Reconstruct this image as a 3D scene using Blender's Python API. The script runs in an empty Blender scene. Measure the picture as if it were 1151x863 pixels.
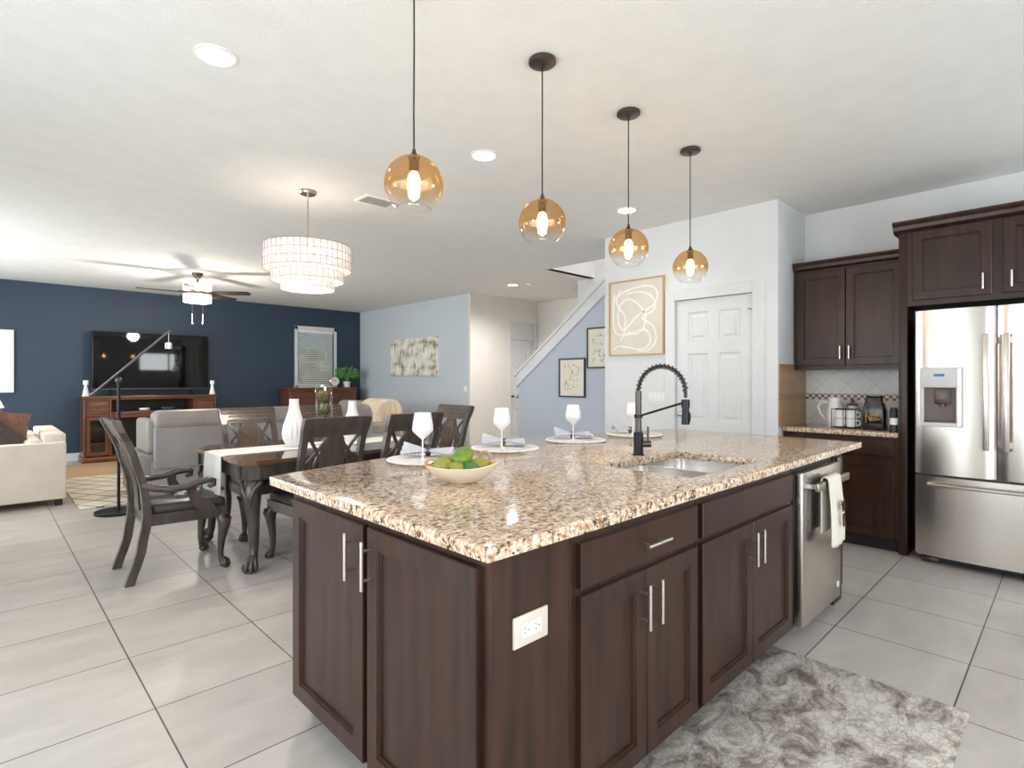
import bpy, bmesh, math, random
from mathutils import Vector, Matrix
random.seed(7)
PI = math.pi
C = bpy.context.scene.collection
S = bpy.context.scene

# ------------------------------------------------------------------ camera
cam_d = bpy.data.cameras.new('camera')
cam = bpy.data.objects.new('camera', cam_d)
C.objects.link(cam)
cam.location = (0, 0, 1.31)
cam.rotation_euler = (PI/2, 0, math.radians(45.86 - 90))
cam_d.sensor_fit = 'HORIZONTAL'
cam_d.sensor_width = 36
cam_d.lens = 36*615.7/1151
cam_d.shift_y = -(431.5 - 427.5)/1151
cam_d.clip_start = 0.02
S.camera = cam

# ------------------------------------------------------------------ world, exposure, daylight
S.view_settings.view_transform = 'Standard'
S.view_settings.look = 'None'
S.view_settings.gamma = 1
S.view_settings.use_curve_mapping = False
S.view_settings.exposure = 0.5
S.cycles.max_bounces = 10
S.cycles.diffuse_bounces = 5
S.cycles.glossy_bounces = 4
S.cycles.transparent_max_bounces = 16
S.cycles.use_denoising = True
S.cycles.caustics_reflective = False
S.cycles.caustics_refractive = False
S.cycles.sample_clamp_indirect = 6

W = bpy.data.worlds.new('sky')
S.world = W
W.use_nodes = True
bg = W.node_tree.nodes['Background']
sky = W.node_tree.nodes.new('ShaderNodeTexSky')
sky.sky_type = 'HOSEK_WILKIE'
sky.sun_direction = (-0.5, -0.3, 0.8)
sky.turbidity = 3
W.node_tree.links.new(sky.outputs[0], bg.inputs[0])
bg.inputs[1].default_value = 1.0

def lin(r, g, b, a=1):
    f = lambda c: (c/255)/12.92 if c <= 10 else (((c/255) + .055)/1.055)**2.4
    return (f(r), f(g), f(b), a)

def area(name, loc, rot, sx, sy, power, color):
    d = bpy.data.lights.new(name, 'AREA')
    d.shape = 'RECTANGLE'; d.size = sx; d.size_y = sy
    d.energy = power; d.color = color
    o = bpy.data.objects.new(name, d); C.objects.link(o)
    o.location = loc; o.rotation_euler = rot
    return o
# area lamps for daylight outside the unseen glazed openings; side one is added fill
area('daylight_slider', (-1.72, 1.9, 1.15), (0, -PI/2, 0), 2.2, 3.2, 88, (.88, .94, 1.0))
area('side_fill_added', (-1.72, 8.6, 1.4), (0, -PI/2, 0), 1.9, 3.4, 140, (.90, .95, 1.0))  # added fill, placed to light the grey and navy walls
area('daylight_back', (4.78, -1.72, 2.0), (PI/2, 0, 0), 1.3, .7, 40, (.93, .965, 1.0))
area('daylight_nook', (.9, -1.72, 1.2), (PI/2, 0, 0), 3.4, 2.2, 88, (.90, .95, 1.0))

sd_ = bpy.data.lights.new('sun', 'SUN'); sd_.energy = 3.0; sd_.angle = .02; sd_.color = (1, .96, .9)
so_ = bpy.data.objects.new('sun', sd_); C.objects.link(so_); so_.rotation_euler = (0, math.radians(52), 0)

# ------------------------------------------------------------------ materials
def pmat(name, c1, rough=.5, metal=0, c2=None, scale=6, stretch=(1, 1, 1), bump=0, bscale=80, coat=0, detail=3, spec=.5, sheen=0, lo=.35, hi=.65):
    m = bpy.data.materials.new(name); m.use_nodes = True
    nt = m.node_tree; N = nt.nodes; L = nt.links
    p = N['Principled BSDF']
    p.inputs['Roughness'].default_value = rough
    p.inputs['Metallic'].default_value = metal
    p.inputs['Coat Weight'].default_value = coat
    p.inputs['Coat Roughness'].default_value = .12
    p.inputs['Specular IOR Level'].default_value = spec
    p.inputs['Sheen Weight'].default_value = sheen
    if c2 is None:
        c2 = tuple(min(1, x*1.12 + .002) for x in c1[:3]) + (1,)
    tc = N.new('ShaderNodeTexCoord'); mp = N.new('ShaderNodeMapping')
    mp.inputs['Scale'].default_value = stretch
    no = N.new('ShaderNodeTexNoise'); no.inputs['Scale'].default_value = scale; no.inputs['Detail'].default_value = detail
    rp = N.new('ShaderNodeValToRGB')
    rp.color_ramp.elements[0].position = lo; rp.color_ramp.elements[0].color = c1
    rp.color_ramp.elements[1].position = hi; rp.color_ramp.elements[1].color = c2
    L.new(tc.outputs['Object'], mp.inputs[0]); L.new(mp.outputs[0], no.inputs['Vector'])
    L.new(no.outputs['Fac'], rp.inputs[0]); L.new(rp.outputs[0], p.inputs['Base Color'])
    if bump:
        b = N.new('ShaderNodeBump'); b.inputs['Strength'].default_value = bump; b.inputs['Distance'].default_value = .01
        n2 = N.new('ShaderNodeTexNoise'); n2.inputs['Scale'].default_value = bscale; n2.inputs['Detail'].default_value = 2
        L.new(mp.outputs[0], n2.inputs['Vector']); L.new(n2.outputs['Fac'], b.inputs['Height']); L.new(b.outputs[0], p.inputs['Normal'])
    return m

def emat(name, col, strength, base=None):
    m = bpy.data.materials.new(name); m.use_nodes = True
    p = m.node_tree.nodes['Principled BSDF']
    p.inputs['Base Color'].default_value = base or col
    p.inputs['Emission Color'].default_value = col
    p.inputs['Emission Strength'].default_value = strength
    return m

def nodes(name):
    m = bpy.data.materials.new(name); m.use_nodes = True
    nt = m.node_tree
    return m, nt.nodes, nt.links, nt.nodes['Principled BSDF']

M = {}
M['ceil'] = pmat('ceiling_paint', lin(226, 226, 223), .9, bump=.25, bscale=60, c2=lin(230, 230, 227))
M['white'] = pmat('white_wall_paint', lin(221, 222, 224), .7, c2=lin(224, 225, 227))
M['hall'] = pmat('hall_wall_paint', lin(228, 223, 218), .7, c2=lin(231, 226, 221))
M['blue'] = pmat('navy_wall_paint', lin(43, 60, 79), .55, c2=lin(46, 64, 83), scale=1.5)
M['grey'] = pmat('grey_wall_paint', lin(198, 207, 217), .65, c2=lin(201, 210, 220), scale=1.5)
M['grey2'] = pmat('stair_wall_paint', lin(190, 199, 212), .65, c2=lin(193, 202, 215), scale=1.5)
M['trim'] = pmat('white_trim_gloss', lin(217, 218, 220), .35, c2=lin(221, 222, 224))
M['wood'] = pmat('espresso_cabinet', lin(43, 25, 18), .33, c2=lin(62, 38, 28), scale=3, stretch=(7, 7, .7), coat=0, detail=5, spec=.4)
M['wood_d'] = pmat('espresso_kick', lin(30, 22, 19), .5, c2=lin(36, 27, 23))
M['steel'] = pmat('stainless', lin(208, 199, 191), .27, 1, c2=lin(216, 208, 200), scale=2, stretch=(1, 1, .3), bump=.1, bscale=2.2)
M['sinksteel'] = pmat('satin_sink_steel', lin(206, 202, 198), .24, 1)
M['steel_b'] = pmat('brushed_nickel', lin(200, 192, 182), .28, 1)
M['pewter'] = pmat('pewter', lin(120, 118, 124), .4, .8)
M['dispgrey'] = pmat('silver_plastic', lin(206, 204, 204), .4)
M['recess'] = pmat('recess_plastic', lin(104, 92, 84), .6, 0, c2=lin(122, 108, 98), scale=3)
M['chrome'] = pmat('polished_nickel', lin(205, 205, 205), .12, 1)
M['black'] = pmat('black_plastic', lin(22, 22, 24), .4)
M['blackm'] = pmat('matte_black_metal', lin(34, 36, 42), .32, .6)
M['gun'] = pmat('gunmetal', lin(92, 84, 80), .35, .9)
M['dark'] = pmat('dark_gap', lin(12, 11, 11), .8)
M['chair'] = pmat('charcoal_chair_wood', lin(62, 54, 50), .3, .15, c2=lin(84, 74, 68), scale=5, stretch=(3, 3, .8), coat=.2)
M['bronze_and_warmlight'] = pmat('bronze_and_warm_light_tone', lin(98, 80, 66), .38, .2, c2=lin(124, 100, 80), scale=30)  # plain bronze on fittings; painted warm light on the chair carvings
M['leather'] = pmat('black_seat_leather', lin(46, 43, 38), .38, c2=lin(58, 54, 48), bump=.15, bscale=90)
M['sofa'] = pmat('grey_sofa_leather', lin(150, 143, 138), .45, c2=lin(162, 154, 148), scale=4, bump=.2, bscale=25)
M['sofa_m'] = pmat('grey_sofa_suede', lin(152, 147, 148), .8, c2=lin(160, 154, 155), scale=4, sheen=.2)
M['cream'] = pmat('cream_upholstery', lin(234, 224, 210), .85, c2=lin(240, 231, 218), bump=.2, bscale=200)
M['throw'] = pmat('beige_throw', lin(226, 206, 176), .95, c2=lin(236, 219, 192), bump=.5, bscale=120)
M['cherry'] = pmat('cherry_wood', lin(84, 48, 30), .32, c2=lin(114, 68, 44), scale=3, stretch=(.8, 6, 6), coat=.2)
M['cherry_d'] = pmat('cherry_inside', lin(28, 16, 12), .5)
M['tv'] = pmat('tv_glass', lin(9, 8, 8), .035, spec=.35)
M['tan'] = pmat('jute_rug', lin(166, 136, 98), .95, c2=lin(186, 156, 116), scale=60)
M['ceramic'] = pmat('white_ceramic', lin(236, 235, 233), .3, c2=lin(240, 239, 237))
M['glasswhite'] = pmat('opaque_white_glass', lin(238, 238, 240), .12, coat=.5, c2=lin(241, 241, 243))
M['mat'] = pmat('beaded_white_weave', lin(214, 211, 208), .7, c2=lin(240, 238, 236), scale=120, bump=.5, bscale=150)
M['linen'] = pmat('white_runner_linen', lin(226, 222, 216), .9, c2=lin(236, 233, 228), scale=40)
M['napkin'] = pmat('pale_grey_napkin', lin(196, 196, 204), .9, c2=lin(210, 210, 218), scale=30)
M['bowl'] = pmat('cream_bowl', lin(222, 208, 180), .4, c2=lin(232, 220, 196))
M['bowl_in'] = pmat('bamboo_bowl_inside', lin(214, 168, 112), .45, c2=lin(228, 186, 132), scale=4, stretch=(1, 8, 1))
M['mango'] = pmat('green_mango', lin(70, 116, 40), .35, c2=lin(128, 152, 48), scale=9)
M['mango_y'] = pmat('yellow_green_mango', lin(118, 130, 40), .35, c2=lin(172, 158, 62), scale=9)
M['lime'] = pmat('dark_green_mango', lin(40, 92, 44), .35, c2=lin(88, 130, 66), scale=10)
M['stalk'] = pmat('brown_stalk', lin(70, 48, 30), .8)
M['leaf'] = pmat('plant_leaf', lin(92, 156, 66), .5, c2=lin(136, 194, 100), scale=12)
M['moss'] = pmat('moss_ball', lin(72, 66, 30), .95, c2=lin(108, 98, 52), scale=60, bump=.8, bscale=70)
M['hedge'] = pmat('hedge_leaves', lin(150, 164, 112), .9, c2=lin(196, 204, 160), scale=6)
M['lawn'] = pmat('lawn', lin(120, 134, 84), .95, c2=lin(150, 160, 112), scale=8)
M['blind'] = pmat('white_blind', lin(238, 238, 234), .5, c2=lin(240, 240, 237))
M['plate'] = pmat('white_plastic_plate', lin(236, 232, 226), .4, c2=lin(240, 236, 230))
M['outlet'] = pmat('ivory_outlet', lin(208, 195, 182), .4, c2=lin(212, 200, 188))
M['oak'] = pmat('light_oak_frame', lin(186, 148, 106), .5, c2=lin(204, 168, 126), scale=5, stretch=(1, 1, .3))
M['artbeige'] = pmat('beige_art_paper', lin(216, 208, 196), .8, c2=lin(222, 214, 203))
M['artwhite'] = pmat('white_art_line', lin(238, 234, 226), .8)
M['paper'] = pmat('cream_paper', lin(236, 230, 216), .85, c2=lin(240, 235, 223))
M['ink'] = pmat('ink', lin(60, 50, 44), .85)
M['ochre'] = pmat('ochre_paint', lin(196, 164, 112), .85)
M['canvas'] = pmat('white_canvas', lin(224, 226, 222), .85, c2=lin(236, 236, 231), scale=3, stretch=(1, 1, 3))
M['mauve'] = pmat('mauve_cushion', lin(142, 116, 124), .9, c2=lin(158, 130, 138), bump=.3)
M['rust'] = pmat('brown_cushion', lin(122, 88, 76), .9, c2=lin(140, 104, 90), scale=20)
M['char'] = pmat('charcoal_cushion', lin(76, 66, 66), .9, c2=lin(90, 79, 78), scale=30)
M['towel'] = pmat('white_beige_towel', lin(226, 216, 200), .95, c2=lin(236, 228, 215), bump=.4, bscale=160)
M['blacklid'] = pmat('black_glazed', lin(20, 19, 19), .25, coat=.4)
M['gold'] = pmat('gold_print', lin(206, 164, 84), .35, .7)
M['bluedisp'] = emat('blue_display', lin(60, 90, 170), .3)
M['fanblade'] = pmat('dark_fan_blade', lin(34, 28, 26), .45, c2=lin(44, 37, 34), scale=4, stretch=(1, 6, 1))
M['bulb'] = emat('warm_bulb', (1, .72, .42, 1), 22)
M['led'] = emat('led_disc', (1, .95, .88, 1), 9)
M['candle'] = pmat('white_candle', lin(240, 238, 232), .5)

# floor tile: square tiles with dark grout, faint diagonal streaks
def floor_mat():
    m, N, L, p = nodes('grey_floor_tile')
    tc = N.new('ShaderNodeTexCoord')
    mp = N.new('ShaderNodeMapping'); mp.inputs['Location'].default_value = (-.502 + .5545*40, -.343 + .5545*40, 0)
    br = N.new('ShaderNodeTexBrick'); br.offset = 0; br.squash = 1
    br.inputs['Scale'].default_value = 1; br.inputs['Brick Width'].default_value = .5545; br.inputs['Row Height'].default_value = .5545
    br.inputs['Mortar Size'].default_value = .0032; br.inputs['Mortar Smooth'].default_value = .1
    br.inputs['Color1'].default_value = lin(199, 191, 184); br.inputs['Color2'].default_value = lin(190, 182, 175)
    br.inputs['Mortar'].default_value = lin(92, 84, 78)
    L.new(tc.outputs['Object'], mp.inputs[0]); L.new(mp.outputs[0], br.inputs['Vector'])
    mp2 = N.new('ShaderNodeMapping'); mp2.inputs['Rotation'].default_value = (0, 0, .6); mp2.inputs['Scale'].default_value = (1, 2.4, 1)
    no = N.new('ShaderNodeTexNoise'); no.inputs['Scale'].default_value = 2.2; no.inputs['Detail'].default_value = 6; no.inputs['Roughness'].default_value = .6
    no.inputs['Distortion'].default_value = .6
    L.new(tc.outputs['Object'], mp2.inputs[0]); L.new(mp2.outputs[0], no.inputs['Vector'])
    rp = N.new('ShaderNodeValToRGB'); rp.color_ramp.elements[0].position = .3; rp.color_ramp.elements[0].color = (.86, .855, .85, 1)
    rp.color_ramp.elements[1].position = .65; rp.color_ramp.elements[1].color = (1.04, 1.04, 1.04, 1)
    L.new(no.outputs['Fac'], rp.inputs[0])
    mx = N.new('ShaderNodeMix'); mx.data_type = 'RGBA'; mx.blend_type = 'MULTIPLY'; mx.inputs[0].default_value = 1
    L.new(br.outputs['Color'], mx.inputs[6]); L.new(rp.outputs[0], mx.inputs[7])
    L.new(mx.outputs[2], p.inputs['Base Color'])
    p.inputs['Roughness'].default_value = .38; p.inputs['Specular IOR Level'].default_value = .4
    b = N.new('ShaderNodeBump'); b.inputs['Strength'].default_value = .3; b.inputs['Distance'].default_value = .002; b.invert = True
    L.new(br.outputs['Fac'], b.inputs['Height']); L.new(b.outputs[0], p.inputs['Normal'])
    return m
M['floor'] = floor_mat()

def granite_mat():
    m, N, L, p = nodes('tan_granite')
    tc = N.new('ShaderNodeTexCoord')
    mp = N.new('ShaderNodeMapping'); mp.inputs['Scale'].default_value = (1, 1.35, 1); mp.inputs['Rotation'].default_value = (0, 0, .5)
    L.new(tc.outputs['Object'], mp.inputs[0])
    def noise(sc, det, dist=0):
        n = N.new('ShaderNodeTexNoise'); n.inputs['Scale'].default_value = sc; n.inputs['Detail'].default_value = det; n.inputs['Distortion'].default_value = dist
        L.new(mp.outputs[0], n.inputs['Vector']); return n
    n1 = noise(62, 4, .5)
    r1 = N.new('ShaderNodeValToRGB'); e = r1.color_ramp.elements
    e[0].position = .34; e[0].color = lin(148, 112, 86)
    e[1].position = .66; e[1].color = lin(232, 222, 212)
    x = e.new(.44); x.color = lin(198, 164, 134)
    x = e.new(.54); x.color = lin(218, 194, 168)
    L.new(n1.outputs['Fac'], r1.inputs[0])
    n2 = noise(52, 5, .8)
    r2 = N.new('ShaderNodeValToRGB'); r2.color_ramp.elements[0].position = .565; r2.color_ramp.elements[0].color = (0, 0, 0, 1)
    r2.color_ramp.elements[1].position = .62; r2.color_ramp.elements[1].color = (1, 1, 1, 1)
    L.new(n2.outputs['Fac'], r2.inputs[0])
    mx = N.new('ShaderNodeMix'); mx.data_type = 'RGBA'
    L.new(r2.outputs[0], mx.inputs[0]); L.new(r1.outputs[0], mx.inputs[6]); mx.inputs[7].default_value = lin(92, 70, 56)
    v = N.new('ShaderNodeTexVoronoi'); v.inputs['Scale'].default_value = 80; L.new(mp.outputs[0], v.inputs['Vector'])
    n3 = noise(22, 3)
    ad = N.new('ShaderNodeMath'); ad.operation = 'MULTIPLY'; L.new(v.outputs['Distance'], ad.inputs[0]); L.new(n3.outputs['Fac'], ad.inputs[1])
    r3 = N.new('ShaderNodeValToRGB'); r3.color_ramp.elements[0].position = .055; r3.color_ramp.elements[0].color = (.9, .9, .9, 1)
    r3.color_ramp.elements[1].position = .085; r3.color_ramp.elements[1].color = (0, 0, 0, 1)
    L.new(ad.outputs[0], r3.inputs[0])
    m2 = N.new('ShaderNodeMix'); m2.data_type = 'RGBA'
    L.new(r3.outputs[0], m2.inputs[0]); L.new(mx.outputs[2], m2.inputs[6]); m2.inputs[7].default_value = lin(58, 46, 42)
    L.new(m2.outputs[2], p.inputs['Base Color'])
    p.inputs['Roughness'].default_value = .09; p.inputs['Specular IOR Level'].default_value = .5
    return m
M['granite'] = granite_mat()

def splash_mat(name, a, b, g, mos1, mos2, z_band, diag):
    # ceramic wall tile with a two-row mosaic band at the height z_band
    m, N, L, p = nodes(name)
    tc = N.new('ShaderNodeTexCoord')
    sep = N.new('ShaderNodeSeparateXYZ'); L.new(tc.outputs['Object'], sep.inputs[0])
    cb = N.new('ShaderNodeCombineXYZ')
    hx = N.new('ShaderNodeMath'); hx.operation = 'ADD'; L.new(sep.outputs[0], hx.inputs[0]); L.new(sep.outputs[1], hx.inputs[1])
    L.new(hx.outputs[0], cb.inputs[0]); L.new(sep.outputs[2], cb.inputs[1])
    mp = N.new('ShaderNodeMapping'); mp.inputs['Location'].default_value = (20, 20, 0)
    if diag: mp.inputs['Rotation'].default_value = (0, 0, PI/4)
    L.new(cb.outputs[0], mp.inputs[0])
    br = N.new('ShaderNodeTexBrick'); br.offset = 0; s = .15
    br.inputs['Scale'].default_value = 1; br.inputs['Brick Width'].default_value = s; br.inputs['Row Height'].default_value = s
    br.inputs['Mortar Size'].default_value = .003; br.inputs['Color1'].default_value = a; br.inputs['Color2'].default_value = b; br.inputs['Mortar'].default_value = g
    L.new(mp.outputs[0], br.inputs['Vector'])
    ck = N.new('ShaderNodeTexChecker'); ck.inputs['Scale'].default_value = 1/.026
    ck.inputs['Color1'].default_value = mos1; ck.inputs['Color2'].default_value = mos2
    m3 = N.new('ShaderNodeMapping'); m3.inputs['Location'].default_value = (20, 20 - z_band, .5)
    L.new(cb.outputs[0], m3.inputs[0]); L.new(m3.outputs[0], ck.inputs['Vector'])
    c = N.new('ShaderNodeMath'); c.operation = 'COMPARE'; c.inputs[1].default_value = z_band; c.inputs[2].default_value = .027
    L.new(sep.outputs[2], c.inputs[0])
    no = N.new('ShaderNodeTexNoise'); no.inputs['Scale'].default_value = 14; no.inputs['Detail'].default_value = 4
    L.new(tc.outputs['Object'], no.inputs['Vector'])
    rp = N.new('ShaderNodeValToRGB'); rp.color_ramp.elements[0].color = (.86, .85, .84, 1); rp.color_ramp.elements[1].color = (1.08, 1.08, 1.08, 1)
    L.new(no.outputs['Fac'], rp.inputs[0])
    mx = N.new('ShaderNodeMix'); mx.data_type = 'RGBA'
    L.new(c.outputs[0], mx.inputs[0]); L.new(br.outputs['Color'], mx.inputs[6]); L.new(ck.outputs['Color'], mx.inputs[7])
    mm = N.new('ShaderNodeMix'); mm.data_type = 'RGBA'; mm.blend_type = 'MULTIPLY'; mm.inputs[0].default_value = 1
    L.new(mx.outputs[2], mm.inputs[6]); L.new(rp.outputs[0], mm.inputs[7])
    L.new(mm.outputs[2], p.inputs['Base Color']); p.inputs['Roughness'].default_value = .3
    return m
M['splash'] = splash_mat('stone_backsplash', lin(226, 227, 226), lin(234, 234, 232), lin(206, 204, 198), lin(120, 98, 84), lin(226, 220, 212), 1.165, True)

def art_mat(name, kind):
    m, N, L, p = nodes(name)
    tc = N.new('ShaderNodeTexCoord')
    if kind == 'drip':     # grey wall canvas: bands of white, gold and grey with vertical smears
        nn = []
        for scl in ((2.2, 1, 3.6), (24, 1, 2.0)):
            mp = N.new('ShaderNodeMapping'); mp.inputs['Scale'].default_value = scl
            L.new(tc.outputs['Object'], mp.inputs[0])
            q = N.new('ShaderNodeTexNoise'); q.inputs['Scale'].default_value = 1.6; q.inputs['Detail'].default_value = 4
            L.new(mp.outputs[0], q.inputs['Vector']); nn.append(q)
        n = N.new('ShaderNodeMix'); n.data_type = 'FLOAT'; n.inputs[0].default_value = .42
        L.new(nn[0].outputs['Fac'], n.inputs[2]); L.new(nn[1].outputs['Fac'], n.inputs[3])
        r = N.new('ShaderNodeValToRGB'); e = r.color_ramp.elements
        e[0].position = .36; e[0].color = lin(112, 104, 96); e[1].position = .60; e[1].color = lin(244, 243, 239)
        x = e.new(.43); x.color = lin(176, 164, 138); x = e.new(.49); x.color = lin(224, 220, 212)
        L.new(n.outputs[0], r.inputs[0]); L.new(r.outputs[0], p.inputs['Base Color'])
    if kind == 'rug':      # cream rug with thin dark lattice lines
        mp = N.new('ShaderNodeMapping'); mp.inputs['Rotation'].default_value = (0, 0, PI/4 + .25); mp.inputs['Location'].default_value = (20, 20, 0)
        L.new(tc.outputs['Object'], mp.inputs[0])
        br = N.new('ShaderNodeTexBrick'); br.offset = 0; br.inputs['Scale'].default_value = 1
        br.inputs['Brick Width'].default_value = .34; br.inputs['Row Height'].default_value = .22; br.inputs['Mortar Size'].default_value = .010
        br.inputs['Color1'].default_value = lin(218, 206, 188); br.inputs['Color2'].default_value = lin(224, 213, 196); br.inputs['Mortar'].default_value = lin(84, 76, 70)
        L.new(mp.outputs[0], br.inputs['Vector']); L.new(br.outputs['Color'], p.inputs['Base Color'])
    if kind == 'mat':      # worn grey and cream kitchen mat
        n = N.new('ShaderNodeTexNoise'); n.inputs['Scale'].default_value = 5; n.inputs['Detail'].default_value = 8; n.inputs['Roughness'].default_value = .7
        n.inputs['Distortion'].default_value = .8
        mp = N.new('ShaderNodeMapping'); mp.inputs['Scale'].default_value = (1, 1.6, 1)
        L.new(tc.outputs['Object'], mp.inputs[0]); L.new(mp.outputs[0], n.inputs['Vector'])
        r = N.new('ShaderNodeValToRGB'); e = r.color_ramp.elements
        e[0].position = .38; e[0].color = lin(122, 110, 101); e[1].position = .56; e[1].color = lin(216, 207, 198)
        x = e.new(.47); x.color = lin(176, 166, 157)
        L.new(n.outputs['Fac'], r.inputs[0])
        w = N.new('ShaderNodeTexVoronoi'); w.feature = 'DISTANCE_TO_EDGE'; w.inputs['Scale'].default_value = 17
        ds = N.new('ShaderNodeTexNoise'); ds.inputs['Scale'].default_value = 26; ds.inputs['Detail'].default_value = 3
        va_ = N.new('ShaderNodeVectorMath'); va_.operation = 'MULTIPLY_ADD'; va_.inputs[1].default_value = (.09, .09, .09)
        L.new(mp.outputs[0], ds.inputs['Vector']); L.new(ds.outputs['Color'], va_.inputs[0]); L.new(mp.outputs[0], va_.inputs[2]); L.new(va_.outputs[0], w.inputs['Vector'])
        r2 = N.new('ShaderNodeValToRGB'); r2.color_ramp.elements[0].position = .03; r2.color_ramp.elements[0].color = (.74, .72, .70, 1)
        r2.color_ramp.elements[1].position = .11; r2.color_ramp.elements[1].color = (1, 1, 1, 1)
        L.new(w.outputs['Distance'], r2.inputs[0])
        mm = N.new('ShaderNodeMix'); mm.data_type = 'RGBA'; mm.blend_type = 'MULTIPLY'; mm.inputs[0].default_value = 1
        L.new(r.outputs[0], mm.inputs[6]); L.new(r2.outputs[0], mm.inputs[7]); L.new(mm.outputs[2], p.inputs['Base Color'])
    p.inputs['Roughness'].default_value = .92
    return m
M['drip'] = art_mat('smeared_canvas', 'drip')
M['rug'] = art_mat('lattice_rug', 'rug')
M['kmat'] = art_mat('worn_mat', 'mat')

def thin_glass(name, tint=(1, 1, 1, 1), refl=.08, amber=False):
    m, N, L, p = nodes(name)
    N.remove(p)
    out = N['Material Output']
    tr = N.new('ShaderNodeBsdfTransparent'); tr.inputs[0].default_value = tint
    gl = N.new('ShaderNodeBsdfGlossy'); gl.inputs['Roughness'].default_value = .03
    lw = N.new('ShaderNodeLayerWeight'); lw.inputs[0].default_value = .5
    fr = N.new('ShaderNodeMath'); fr.operation = 'POWER'; fr.inputs[1].default_value = 4
    fm = N.new('ShaderNodeMath'); fm.operation = 'MULTIPLY'; fm.inputs[1].default_value = .5
    L.new(lw.outputs['Facing'], fr.inputs[0]); L.new(fr.outputs[0], fm.inputs[0])
    ad = N.new('ShaderNodeMath'); ad.operation = 'ADD'; ad.use_clamp = True; ad.inputs[1].default_value = refl
    L.new(fm.outputs[0], ad.inputs[0])
    mx = N.new('ShaderNodeMixShader')
    L.new(ad.outputs[0], mx.inputs[0]); L.new(tr.outputs[0], mx.inputs[1]); L.new(gl.outputs[0], mx.inputs[2])
    if amber:
        # the glass itself is coloured: amber mirror coating on the upper part fading to clear below
        tc = N.new('ShaderNodeTexCoord'); sp = N.new('ShaderNodeSeparateXYZ'); L.new(tc.outputs['Object'], sp.inputs[0])
        mr = N.new('ShaderNodeMapRange'); mr.inputs['From Min'].default_value = -.045; mr.inputs['From Max'].default_value = -.005
        L.new(sp.outputs[2], mr.inputs[0])
        cm = N.new('ShaderNodeMix'); cm.data_type = 'RGBA'; cm.inputs[6].default_value = (.985, .98, .97, 1); cm.inputs[7].default_value = (.95, .845, .70, 1)
        L.new(mr.outputs[0], cm.inputs[0]); L.new(cm.outputs[2], tr.inputs[0])
        gm = N.new('ShaderNodeMix'); gm.data_type = 'RGBA'; gm.inputs[6].default_value = (1, 1, 1, 1); gm.inputs[7].default_value = (1, .72, .42, 1)
        L.new(mr.outputs[0], gm.inputs[0]); L.new(gm.outputs[2], gl.inputs[0])
        f2 = N.new('ShaderNodeMath'); f2.operation = 'MULTIPLY_ADD'; f2.inputs[1].default_value = .08; f2.inputs[2].default_value = .0
        L.new(mr.outputs[0], f2.inputs[0]); L.new(f2.outputs[0], ad.inputs[1])
    L.new(mx.outputs[0], out.inputs[0])
    return m
M['glass'] = thin_glass('clear_glass', (.97, .98, .97, 1), .03)
M['amber'] = thin_glass('amber_to_clear_glass', amber=True)

def shade_mat(name, col, es):
    m, N, L, p = nodes(name)
    tc = N.new('ShaderNodeTexCoord'); no = N.new('ShaderNodeTexNoise'); no.inputs['Scale'].default_value = 40; no.inputs['Detail'].default_value = 4
    L.new(tc.outputs['Object'], no.inputs['Vector'])
    rp = N.new('ShaderNodeValToRGB'); rp.color_ramp.elements[0].position = .3; rp.color_ramp.elements[0].color = tuple(c*.72 for c in col[:3]) + (1,)
    rp.color_ramp.elements[1].position = .7; rp.color_ramp.elements[1].color = col
    L.new(no.outputs['Fac'], rp.inputs[0])
    L.new(rp.outputs[0], p.inputs['Base Color']); L.new(rp.outputs[0], p.inputs['Emission Color'])
    p.inputs['Emission Strength'].default_value = es; p.inputs['Roughness'].default_value = .4
    return m
M['capiz'] = shade_mat('capiz_shell', (1, .90, .82, 1), .34)
M['crystal'] = shade_mat('crystal_drum', (1, .93, .86, 1), .8)

# ------------------------------------------------------------------ mesh helpers
def nb(): return bmesh.new()

def box(bm, x0, x1, y0, y1, z0, z1, bev=0, seg=2):
    r = bmesh.ops.create_cube(bm, size=1)
    vs = r['verts']
    for v in vs:
        v.co = Vector(((x0 + x1)/2 + v.co.x*(x1 - x0), (y0 + y1)/2 + v.co.y*(y1 - y0), (z0 + z1)/2 + v.co.z*(z1 - z0)))
    if bev:
        es = list({e for v in vs for e in v.link_edges})
        bmesh.ops.bevel(bm, geom=es, offset=bev, segments=seg, affect='EDGES', profile=.5)

def frame_of(d):
    d = d.normalized()
    u = Vector((0, 0, 1)) if abs(d.z) < .95 else Vector((1, 0, 0))
    a = d.cross(u).normalized(); return a, d.cross(a).normalized()

def tube(bm, pts, r, seg=10, caps=True):
    pts = [Vector(p) for p in pts]; n = len(pts)
    rs = r if isinstance(r, (list, tuple)) else [r]*n
    rings = []; a = None
    for i in range(n):
        d = (pts[min(i+1, n-1)] - pts[max(i-1, 0)])
        if a is None: a, b = frame_of(d)
        else:
            d = d.normalized(); a = (a - d*a.dot(d)).normalized(); b = d.cross(a)
        rings.append([bm.verts.new(pts[i] + (a*math.cos(2*PI*k/seg) + b*math.sin(2*PI*k/seg))*rs[i]) for k in range(seg)])
    for i in range(n-1):
        for k in range(seg):
            bm.faces.new((rings[i][k], rings[i][(k+1) % seg], rings[i+1][(k+1) % seg], rings[i+1][k]))
    if caps:
        bm.faces.new(rings[0][::-1]); bm.faces.new(rings[-1])

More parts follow.
